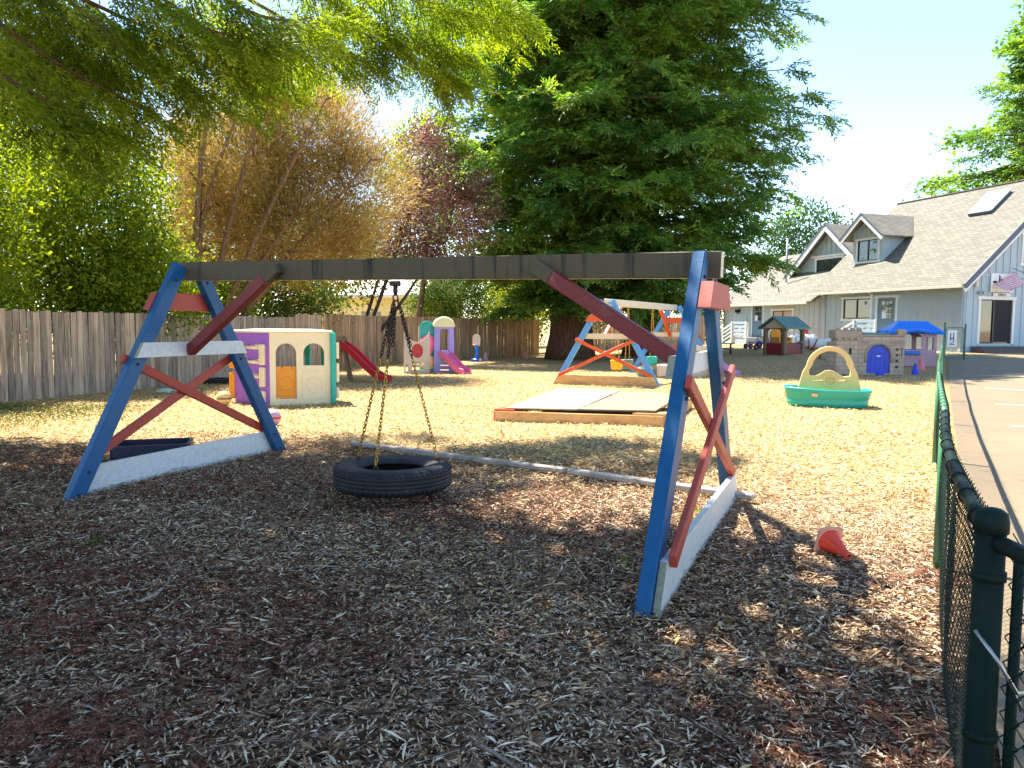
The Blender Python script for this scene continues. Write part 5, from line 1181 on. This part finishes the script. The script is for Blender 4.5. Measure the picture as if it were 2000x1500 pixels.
# the tall redwood behind the fence: two trunks, one crown
def Lbig(z, az, tx):
    k = 7.8 if z < 17 else 7.8 * (29 - z) / 12; k *= .62 + .38 * sst(2.2, 5.5, z); east = max(0, math.cos(az))
    west = max(0, -math.cos(az))
    return max(0, k * (1 - .20 * east * sst(10, 6, z) * (1 if tx > 5 else .5) + .08 * east * sst(8, 11, z) - .24 * east * sst(11, 17, z) - .20 * west))
conifer('redwood_tree', 'huge dark redwood with two trunks rising behind the far swing frame', [(2.75, 36.5, .95, 31), (6.3, 37.5, .75, 29)], 2.7, 27, Lbig, 540, RED, M['bark'], (.30, .082, 5), 24, 6, .36, hi=(.5, .2, 2), az_ok=lambda az, z, tx: not (z < 4.0 and math.sin(az) > .2) and (math.sin(az) < .45 or rng.uniform(0, 1) < .5))
def Lr(z, az, tx): return max(0, 8.0 if z < 13 else 8.0 * (28 - z) / 15)
conifer('redwood_tree', 'dark conifer towering behind the shingled house roof', [(35.5, 50, .7, 27)], 5, 26, Lr, 190, RED, M['bark'], (.27, .085, 3), 22, 6, .32, hi=(.5, .2, 2))
# the conifer overhead, its trunk out of view: it shades the foreground
TX, TY = -9.0, 6.0
def Lover(z, az, tx):
    k = 9.0 if z < 12 else 9.0 * (19 - z) / 7; return max(0, k)
def over():
    root = thing('conifer_tree', 'conifer whose drooping needle sprays hang over the playground, above the tan tree', 'tree', GZ(TX, TY)); off = root.location
    mb = MB(off); prof = [(0, 1.3), (.05, 1.05), (.2, .85), (.5, .55), (1, .06)]; mb.tube([(TX + .1 * math.sin(q * 5), TY, -.15 + q * 20) for q, _ in prof], [.55 * k for _, k in prof], 18); mb.build('trunk', M['bark'], root)
    wd = MB(off); coarse, fine = [], []
    cy, sy = Vector((0, 1, 0)), None
    for i in range(78):
        z = 8.4 + 6.5 * ((i + rng.uniform(0, 1)) / 78) ** 1.4; az = i * 2.399963 + rng.normal(0, .12); L = Lover(z, az, 0) * rng.uniform(.86, 1.05) * (1 - .17 * max(0, math.cos(az - R(62)))) * (1 - .15 * max(0, math.cos(az + R(5))))
        path, h = bough_path(np.array([TX, TY, z]), az, L, rng.uniform(.10, .2), rng.uniform(.12, .2), .03)
        wd.tube([Vector(p) for p in path], [max(.014, .085 * (1 - .9 * k / 8)) for k in range(9)], 6)
        br, tw = 34, 8; t = np.sort(rng.uniform(.14, 1.0, br)); idx = t * 8; i0 = np.minimum(idx.astype(int), 7); fr = (idx - i0)[:, None]
        base = path[i0] * (1 - fr) + path[i0 + 1] * fr; s = np.array([-h[1], h[0], 0]); sg = np.where(np.arange(br) % 2, 1, -1)[:, None]
        ang = R(62) * (1 - .5 * t)[:, None]; bd = h * np.cos(ang) + sg * s * np.sin(ang); l = L * .27 * (1.15 - .75 * t) * rng.uniform(.7, 1.25, br)
        u = np.linspace(.1, 1, tw)[None, :, None]; tb = base[:, None] + bd[:, None] * (u * l[:, None, None]) - UP * (.2 * u ** 2 * l[:, None, None])
        sg2 = np.where(np.arange(tw) % 2, 1, -1)[None, :, None]; bs = nz(np.cross(bd, UP))
        ta = bd[:, None] * .7 + bs[:, None] * sg2 * .7 - UP * .2 + rng.normal(0, .15, (br, tw, 3)); N_ = br * tw
        coarse.append(needles(tb.reshape(-1, 3), ta.reshape(-1, 3), np.broadcast_to(UP, (N_, 3)) + rng.normal(0, .2, (N_, 3)), .55 * rng.uniform(.7, 1.2, N_), 2, .36, .13))
    # hanging limbs that reach into view, with fine needles
    limbs = [((-260, -200, 7.5), (0, -20, 8.0), (110, 70, 8.4)), ((-190, -260, 6.8), (60, -30, 7.2), (200, 40, 7.6)), ((-40, -160, 6.5), (240, 85, 7.2), (420, 185, 8.0)), ((60, -180, 7.4), (380, 40, 8.0), (560, 165, 8.6)), ((230, -150, 7.6), (560, 40, 8.6), (700, 110, 9.2)), ((-120, -60, 6.6), (90, 110, 7.0), (300, 215, 7.6)),
             ((420, -170, 8.0), (730, 60, 9.0), (890, 150, 9.6)), ((560, -160, 7.6), (820, -10, 8.6), (1000, 40, 9.2)), ((-160, 40, 6.2), (60, 180, 6.6), (200, 240, 7.0)), ((300, -120, 6.8), (480, 20, 7.2), (620, 30, 7.6)),
             ((640, -150, 8.8), (800, 40, 9.4), (900, 80, 9.8)), ((-60, -120, 7.8), (300, 60, 8.4), (520, 120, 9.0)), ((120, -140, 6.4), (330, 20, 6.8), (470, 70, 7.2)), ((500, -150, 8.4), (690, 20, 8.9), (790, 60, 9.3)),
             ((-200, -40, 7.4), (30, 60, 7.8), (180, 110, 8.2)), ((420, -170, 9.2), (720, -30, 9.8), (930, 20, 10.2)), ((60, -130, 8.6), (200, 30, 9.0), (380, 130, 9.4)), ((650, -160, 8.2), (870, -60, 8.6), (985, 0, 9.0)),
             ((-120, 60, 7.2), (60, 120, 7.6), (240, 150, 8.0)), ((280, -140, 9.4), (450, 40, 9.8), (600, 110, 10.2))]
    for (a, b_, c) in limbs:
        A, B_, C = [np.array(at(q[0], q[1], q[2] * 1.28)) for q in (a, b_, c)]
        t = np.linspace(0, 1, 11)[:, None]; path = (1 - t) ** 2 * A + 2 * t * (1 - t) * (2 * B_ - .5 * A - .5 * C) + t ** 2 * C
        st = np.array([TX, TY, A[2] + 1.2]); wd.tube([Vector(st), Vector((st + A) / 2 + UP * .3)] + [Vector(p) for p in path], [.07, .05] + [.036 * (1 - .08 * k) for k in range(11)], 6)
        Lp = np.linalg.norm(C - A); br = 32; tt = np.sort(rng.uniform(.12, 1, br)); idx = tt * 10; i0 = np.minimum(idx.astype(int), 9); fr = (idx - i0)[:, None]
        base = path[i0] * (1 - fr) + path[i0 + 1] * fr; h = nz(path[i0 + 1] - path[i0]); s = nz(np.cross(h, UP)); sg = np.where(np.arange(br) % 2, 1, -1)[:, None]
        bd = nz(h * .62 + sg * s * .75 * (1.1 - .5 * tt)[:, None] - UP * .22 + rng.normal(0, .1, (br, 3))); l = (1.15 - .6 * tt) * rng.uniform(.6, 1.1, br)
        for k in range(0, br, 2): wd.tube([Vector(base[k]), Vector(base[k] + bd[k] * l[k] * .6 - UP * .1 * l[k]), Vector(base[k] + bd[k] * l[k] - UP * .3 * l[k])], [.009, .006, .003], 4)
        tw = 9; u = np.linspace(.12, 1, tw)[None, :, None]; tb = base[:, None] + bd[:, None] * (u * l[:, None, None]) - UP * (.3 * u ** 2 * l[:, None, None])
        sg2 = np.where(np.arange(tw) % 2, 1, -1)[None, :, None]; bs = nz(np.cross(bd, UP)); ta = bd[:, None] * .75 + bs[:, None] * sg2 * .6 - UP * .25 + rng.normal(0, .15, (br, tw, 3)); N_ = br * tw
        fine.append(needles(tb.reshape(-1, 3), ta.reshape(-1, 3), np.broadcast_to(UP, (N_, 3)) + rng.normal(0, .3, (N_, 3)), .33 * rng.uniform(.7, 1.25, N_), 8, .105, .022, 55, .18))
    wd.build('limbs', M['bark'], root)
    quads('foliage', np.concatenate(coarse), REDN, root, off); quads('needle_sprays', np.concatenate(fine), REDN, root, off)
over()
def broadleaf(name, label, base, blobs, n, L, W, mat, bark_, tr=.12, clump=.42, stems=None, up=.2, group=None, cat='tree', per=60, sliver=False):
    """trunk, limbs to the clumps, and leaves gathered in clumps inside the blobs (centre, radii)"""
    bx, by = base; root = thing(name, label, cat, GZ(bx, by), 0, group); off = root.location
    vol = np.array([b[3] * b[4] * b[5] for b in blobs]); vol = vol / vol.sum(); nc = max(6, n // per); cs, di = [], []
    for k in range(nc):
        b = blobs[rng.choice(len(blobs), p=vol)]; d = nz(rng.normal(0, 1, 3)); r_ = rng.uniform(.12, 1) ** (1 / 2.2)
        cs.append(np.array(b[:3]) + d * r_ * np.array(b[3:6])); di.append(d)
    cs, di = np.array(cs), np.array(di)
    mb = MB(off); zmid = min(c[2] for c in cs); top = cs.mean(0); P0 = np.array([bx, by, zg(bx, by) - .1])
    st = stems or [tuple(top)]
    wd = MB(off); nodes = []
    for s in st:
        s = np.array(s); q = np.linspace(0, 1, 8)[:, None]; pth = P0 + (s - P0) * q + np.array([rng.normal(0, .25), rng.normal(0, .25), 0]) * np.sin(q * 3.0) + UP * .25 * np.sin(q * math.pi)
        mb.tube([Vector(p) for p in pth], [tr * (1 - .8 * k / 7) for k in range(8)], 8); nodes += [p for p in pth[2:]]
    mb.build('trunk', bark_, root); nodes = np.array(nodes)
    used = {}
    for c in cs[: min(len(cs), 170)]:
        d = np.linalg.norm(nodes - c, axis=1) + .6 * np.maximum(0, nodes[:, 2] - c[2]); j = int(np.argmin(d)); used[j] = used.get(j, 0) + 1
        if used[j] > 3 or np.linalg.norm(nodes[j] - c) > 2.6: continue
        a = nodes[j]; m_ = (a + c) / 2 + UP * .08 + rng.normal(0, .12, 3)
        wd.tube([Vector(a), Vector(m_), Vector(c)], [tr * .28, tr * .16, tr * .06], 4)
    wd.build('limbs', bark_, root)['kind'] = 'stuff'
    which = rng.integers(0, nc, n); pos = cs[which] + rng.normal(0, clump, (n, 3)) * np.array([1, 1, .75])
    ax = rng.normal(0, 1, (n, 3)) + di[which] * .6 + UP * up; nrm = rng.normal(0, 1, (n, 3)) + UP * .6 + di[which] * .5
    if sliver: ax = di[which] * 1.0 + UP * up + rng.normal(0, .45, (n, 3))
    quads('crown', leaves(pos, ax, nrm, L * rng.uniform(.6, 1.3, n), W * rng.uniform(.7, 1.2, n), .12), mat, root, off)
    return root
LG = leafmat('bright green leaves', [(.045, .095, .010), (.12, .21, .016), (.24, .34, .026), (.44, .50, .09)], .55, (1.6, 1.3, .3), .9)
LM = leafmat('mid green leaves', [(.02, .05, .010), (.05, .11, .015), (.10, .17, .02), (.22, .28, .05)], .45, (1.5, 1.3, .3), .8)
LD = leafmat('deep green leaves', [(.012, .035, .012), (.03, .075, .02), (.06, .13, .03), (.13, .2, .05)], .4, (1.3, 1.3, .4), .8)
LT = leafmat('tan feathery foliage', [(.16, .12, .03), (.32, .235, .07), (.50, .38, .14), (.68, .54, .27)], .5, (1.3, 1.15, .7), .7)
LP = leafmat('plum leaves', [(.04, .024, .022), (.11, .065, .055), (.22, .14, .12), (.42, .32, .28)], .4, (1.6, .8, .7), 1.0, .35, .5)
LY = leafmat('yellow green leaves', [(.08, .14, .01), (.18, .26, .015), (.34, .40, .03), (.5, .5, .08)], .55, (1.5, 1.3, .3), .9)
broadleaf('leafy_tree', 'bright green leafy tree over the grey fence at the picture edge', (-12.6, 15.8), [(-12.3, 15.8, 3.6, 2.3, 1.7, 3.1), (-12.2, 15.4, 2.2, 2.0, 1.4, 1.2)], 47000, .125, .066, LG, M['bark2'], .13, .34)
broadleaf('leafy_tree', 'bright yellow green leafy tree behind the front blue leg', (-10.6, 19.2), [(-10.4, 19.0, 3.6, 1.9, 1.6, 3.0), (-9.4, 19.6, 2.2, 1.6, 1.2, 1.4)], 47000, .125, .066, LG, M['bark2'], .13, .34)
broadleaf('leafy_tree', 'tall shadowed green tree behind the bright leafy ones', (-16.5, 22), [(-16.5, 22, 6, 3.6, 3, 4.8)], 32000, .24, .13, LM, M['bark2'], .2, .5)
broadleaf('leafy_shrub', 'green shrub peeking over the grey fence beneath the tan tree', (-9.1, 22.8), [(-8.9, 22.9, 2.1, 1.3, 1.0, 1.1)], 9000, .10, .05, LG, M['bark2'], .06, .28, cat='shrub')
broadleaf('leafy_shrub', 'dark green shrub over the fence behind the cream playhouse', (-8.1, 27), [(-7.9, 27.2, 2.4, 1.9, 1.2, 1.3)], 12000, .11, .055, LM, M['bark2'], .07, .3, cat='shrub')
M['fbark'] = bark('reddish stems', (.12, .06, .03), (.36, .21, .12), (12, 12, 3))
broadleaf('feathery_tree', 'tan feathery tree with slanting reddish stems above the fence', (-9.2, 22.4),
          [(-8.3, 23.4, 6.4, 1.9, 1.5, 1.8), (-6.4, 24.2, 7.5, 2.0, 1.5, 1.9), (-4.9, 24.6, 6.0, 1.5, 1.3, 1.4), (-6.6, 24.0, 4.4, 2.4, 1.4, 1.4), (-9.0, 23.5, 4.6, 1.2, 1.2, 1.5), (-7.6, 23.6, 9.0, 1.3, 1.1, .9), (-5.4, 24.4, 4.0, 1.2, 1.0, .9)], 80000, .25, .026, LT, M['fbark'], .13, .46,
          [(-7.4, 21.9, 7.8), (-5.4, 22.6, 8.0), (-4.2, 23.0, 6.4), (-8.9, 22.2, 7.4), (-5.8, 22.8, 5.6), (-6.6, 22.2, 9.0), (-8.2, 22.0, 8.8)], .55, per=60, sliver=True)
broadleaf('plum_tree', 'purple leaved plum tree in front of the redwood left edge', (-6.3, 30.6), [(-2.9, 31.5, 5.9, 2.4, 1.8, 1.9), (-3.4, 31.5, 8.4, 1.2, 1.1, 1.9), (-4.4, 31.3, 4.8, 1.5, 1.2, 1.0), (-1.9, 31.4, 7.4, .8, .8, 1.0)], 16000, .125, .075, LP, M['pbark'], .09, .32,
          [(-3.6, 31.4, 7.0), (-2.6, 31.5, 5.6), (-4.6, 31, 5.0), (-3.3, 31.5, 9.0)])
broadleaf('leafy_tree', 'yellow green tree glowing between plum and redwood', (-5.2, 40), [(-4.2, 40, 9.5, 2.6, 2, 3.0)], 15000, .17, .09, LY, M['bark2'], .2, .42)
broadleaf('leafy_shrub', 'sunlit yellow green bush over the brown fence next to the redwood trunk', (.2, 45), [(.1, 45, 2.7, 2.2, 1.5, 1.9)], 10000, .15, .08, LY, M['bark2'], .08, .36, cat='shrub')
broadleaf('leafy_shrub', 'deep green bush over the brown fence above the lilac tower', (-3.4, 41), [(-3.3, 41, 2.9, 2.4, 1.4, 1.5)], 13000, .13, .07, LM, M['bark2'], .08, .36, cat='shrub')
broadleaf('leafy_tree', 'green tree behind the tan feathery tree', (-11.5, 30), [(-11.2, 30, 5.2, 3.2, 2.4, 4.2), (-7.6, 33, 4.4, 2.6, 2.0, 2.2)], 26000, .20, .11, LM, M['bark2'], .2, .45)
broadleaf('leafy_tree', 'dark tree seen through the gaps between the two redwood trunks', (4.2, 58), [(3.5, 58, 5, 7, 3, 4.6)], 16000, .28, .15, LD, M['bark2'], .25, .6)
broadleaf('leafy_tree', 'dark green tree behind the cross gable of the house', (24.6, 62), [(23.4, 62, 6.4, 4.2, 3, 5.0)], 15000, .28, .15, LD, M['bark2'], .3, .6)
broadleaf('leafy_shrub', 'green shrub at the far end of the blue wing', (13.2, 52.3), [(13.2, 52.2, 2.3, 1.0, .9, 1.7)], 6000, .14, .08, LM, M['bark2'], .06, .3, cat='shrub')
broadleaf('leafy_tree', 'distant green tree behind the pale yellow house', (-10, 62), [(-9, 62, 6, 6, 3, 5)], 12000, .3, .16, LM, M['bark2'], .3, .6)

# ------------------------------------------------------------------ ground cover
def scatter(name, n, xr, yr, keep, Lr_, Wr_, mat, lift=.02, tilt=.35, seed=3, curl=(-.12, .22)):
    g = np.random.default_rng(seed); out = []; got = 0
    while got < n:
        # denser towards the viewer, as the eye resolves it
        y = yr[0] + (yr[1] - yr[0]) * g.uniform(0, 1, n) ** 1.0; x = g.uniform(*xr, n); k = keep(x, y, g); x, y = x[k], y[k]; out.append(np.stack([x, y], 1)); got += len(x)
    p = np.concatenate(out)[:n]; x, y = p[:, 0], p[:, 1]
    z = zgv(x, y) + g.uniform(.002, lift, n); th = g.uniform(0, 6.283, n)
    L = g.uniform(*Lr_, n) ; W = g.uniform(*Wr_, n)
    ax = np.stack([np.cos(th), np.sin(th), g.normal(0, tilt * .6, n)], 1); nr = np.stack([g.normal(0, tilt, n), g.normal(0, tilt, n), np.ones(n)], 1)
    ax = nz(ax); sd = nz(np.cross(nr, ax)); c = np.stack([x, y, z], 1); L, W = L[:, None], W[:, None]; tw = g.uniform(.5, 1, (n, 1)); cu = np.array([0, 0, 1]) * (g.uniform(*curl, (n, 1)) * L)
    V = np.stack([c - ax * L / 2 - sd * W / 2 * tw, c - ax * L * .1 + sd * W / 2 + cu, c + ax * L / 2 + sd * W / 2 * tw * .6, c + ax * L * .1 - sd * W / 2 + cu * .6], 1)
    return quads(name, V, mat, kind='stuff')
def fs_v(x, y):
    out = np.empty_like(x)
    d = (FEN[-1] - FEN[1]).normalized(); a = (x - FEN[1].x) * d.y - (y - FEN[1].y) * d.x
    d = (FEN[1] - FEN[0]).normalized(); b = (x - FEN[0].x) * d.y - (y - FEN[0].y) * d.x
    return np.where(y < FEN[0].y, x - 1.17, np.where(y < FEN[1].y, b, a))
def inview(x, y, m=2.3): return (np.abs(x) < .70 * y + m)
def litter_zone(x, y, g): return np.hypot(x + 4.2, y - 1.0) + 2.0 * np.sin(x * .8 + 1.3) * .35 + g.normal(0, .7, len(x)) < 9.3
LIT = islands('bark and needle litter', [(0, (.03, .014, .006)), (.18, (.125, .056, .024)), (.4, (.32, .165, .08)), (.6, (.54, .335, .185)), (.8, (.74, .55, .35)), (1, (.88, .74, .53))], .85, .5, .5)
LITR = islands('rust red redwood litter', [(0, (.05, .014, .008)), (.5, (.16, .048, .024)), (1, (.32, .13, .075))])
CHIP = islands('pale wood chips', [(0, (.20, .10, .035)), (.15, (.41, .255, .085)), (.5, (.59, .405, .155)), (.8, (.71, .53, .245)), (1, (.80, .66, .42))], .85, .4, .3)
TWIG = islands('grey twigs', [(0, (.06, .04, .03)), (.5, (.2, .16, .12)), (1, (.5, .44, .36))])
near_ok = lambda x, y, g: (fs_v(x, y) < -.02) & inview(x, y) & (g.uniform(0, 1, len(x)) < np.clip(5.0 / np.maximum(y, 1.5), .25, 1)) & litter_zone(x, y, g)
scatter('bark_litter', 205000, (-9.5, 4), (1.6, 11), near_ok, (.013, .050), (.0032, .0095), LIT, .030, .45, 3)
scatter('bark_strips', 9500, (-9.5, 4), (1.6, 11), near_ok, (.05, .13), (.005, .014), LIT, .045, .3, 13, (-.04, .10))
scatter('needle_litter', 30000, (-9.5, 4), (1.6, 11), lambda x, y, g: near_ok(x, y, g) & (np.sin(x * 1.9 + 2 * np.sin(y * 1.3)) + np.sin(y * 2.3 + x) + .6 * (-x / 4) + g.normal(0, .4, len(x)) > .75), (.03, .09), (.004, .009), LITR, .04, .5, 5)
scatter('stray_chips', 7000, (-8, 4.5), (1.6, 11), lambda x, y, g: (fs_v(x, y) < -.02) & inview(x, y) & (g.uniform(0, 1, len(x)) < .6) & (np.sin(x * 1.3 + 1) + np.sin(y * 1.7 + x * .6) + g.normal(0, .5, len(x)) > .55), (.025, .065), (.010, .022), CHIP, .036, .4, 6)
scatter('wood_chips', 98000, (-12, 17), (4.5, 27), lambda x, y, g: (fs_v(x, y) < -.03) & inview(x, y) & ~litter_zone(x, y, g) & (x > -9.6 + (y - 15) * .31) & (g.uniform(0, 1, len(x)) < np.clip(8.0 / np.maximum(y, 5), .2, 1)), (.028, .070), (.011, .025), CHIP, .035, .4, 7)
scatter('twig_litter', 2600, (-8, 4), (1.6, 11), lambda x, y, g: (fs_v(x, y) < -.03) & inview(x, y), (.09, .30), (.003, .006), TWIG, .045, .10, 8, (-.01, .03))
# fallen redwood sprigs, some rust red
g = np.random.default_rng(21)
def sprigs(name, n, mat, cx=None):
    x = g.uniform(-7, 3.2, n * 4); y = g.uniform(1.7, 9.5, n * 4); k = (fs_v(x, y) < -.15) & inview(x, y)
    if cx is not None:
        j = g.integers(0, len(cx), n * 4); x = cx[j, 0] + g.normal(0, .22, n * 4); y = cx[j, 1] + g.normal(0, .12, n * 4); k = x < 50
    x, y = x[k][:n], y[k][:n]; m = len(x); th = g.uniform(0, 6.28, m); b = np.stack([x, y, zgv(x, y) + g.uniform(.02, .06, m)], 1); a = np.stack([np.cos(th), np.sin(th), g.normal(0, .12, m)], 1)
    return quads(name, needles(b, a, np.broadcast_to(UP, (m, 3)) + g.normal(0, .3, (m, 3)), g.uniform(.10, .22, m), 11, .035, .0055, 55, .15, .05), mat, kind='stuff')
sprigs('fallen_sprigs', 2800, islands('brown sprigs', [(0, (.07, .034, .018)), (.5, (.22, .12, .07)), (1, (.42, .29, .19))]))
red_c = np.array([[*G(130, 1440)[:2]], [*G(60, 1450)[:2]], [*G(170, 1470)[:2]], [*G(90, 1225)[:2]], [*G(180, 1130)[:2]], [*G(1080, 965)[:2]], [*G(1790, 1135)[:2]], [*G(60, 1280)[:2]], [*G(20, 985)[:2]]])
sprigs('rust_red_sprigs', 420, LITR, red_c)
# a few sticks
def stick(label, pts, r_):
    P = [G(*q) for q in pts]; O = P[0].copy(); mb = MB(O); n = len(P); mb.tube([p + Vector((0, 0, .012 + r_)) for p in P], [r_ * (1 - .5 * i / (n - 1)) for i in range(n)], 7); o = mb.build('stick', M['stickw']); o.location = O; tag(o, label, 'stick')
M['stickw'] = wood('bleached stick', [(.3, (.22, .18, .14)), (.7, (.48, .42, .35))], (20, 20, 20))
stick('bleached stick bent like a hook lying on the dark litter', [(275, 1183), (305, 1168), (328, 1147), (336, 1125), (325, 1106), (290, 1102)], .011)
stick('thin pale stick curving on the litter near the chain link post', [(1812, 1335), (1815, 1370), (1830, 1412), (1828, 1416)], .006)
stick('long thin stick on the litter below the right blue leg', [(1310, 1275), (1420, 1287), (1540, 1300), (1660, 1320)], .006)
stick('dark curved stick at the bottom of the picture', [(930, 1462), (965, 1482), (1000, 1505), (1030, 1530)], .009)
# weeds and grass
def weed(label, px, py, s, wm=None):
    wm = wm or LY
    p = G(px, py); root = thing('weed', label, 'weed', p); m = 60; th = g.uniform(0, 6.28, m); r_ = g.uniform(0, s, m); b = np.stack([p.x + r_ * np.cos(th) * .6, p.y + r_ * np.sin(th) * .6, p.z + g.uniform(.0, s, m)], 1)
    quads('leaves', leaves(b, np.stack([np.cos(th), np.sin(th), g.uniform(.1, .9, m)], 1), np.broadcast_to(UP, (m, 3)) + g.normal(0, .4, (m, 3)), s * .45, s * .22, .1), wm, root, p)
    mb = MB(p)
    for k in range(5): mb.tube([p, p + Vector((g.normal(0, s * .3), g.normal(0, s * .3), s * .9))], [.003, .0015], 4)
    mb.build('stems', LM, root)
weed('yellow green weed sprouting behind the red brace of near frame', 1350, 1030, .13); weed('tiny green seedling left of the near blue leg', 1222, 1105, .05); weed('small faded weed on the litter by the hooked stick', 185, 1075, .08, LM)
n = 16000; x = g.uniform(-10.5, -4.6, n); y = g.uniform(8.8, 14.4, n); k = (g.normal(0, .5, n) + np.sin(x * 1.3) * .5 + np.sin(y * 1.1 + x) * .6 + (-x - 6.6) * .75 > .3) & (x > -9.6 + (y - 15) * .31); x, y = x[k], y[k]; m = len(x); th = g.uniform(0, 6.28, m)
quads('grass', leaves(np.stack([x, y, zgv(x, y)], 1), np.stack([np.cos(th) * .9, np.sin(th) * .9, g.uniform(.3, 1.2, m)], 1), g.normal(0, 1, (m, 3)) + UP, g.uniform(.04, .11, m), .014), leafmat('thin grass', [(.03, .06, .012), (.07, .11, .02), (.13, .17, .04), (.22, .24, .08)], .35), kind='stuff')
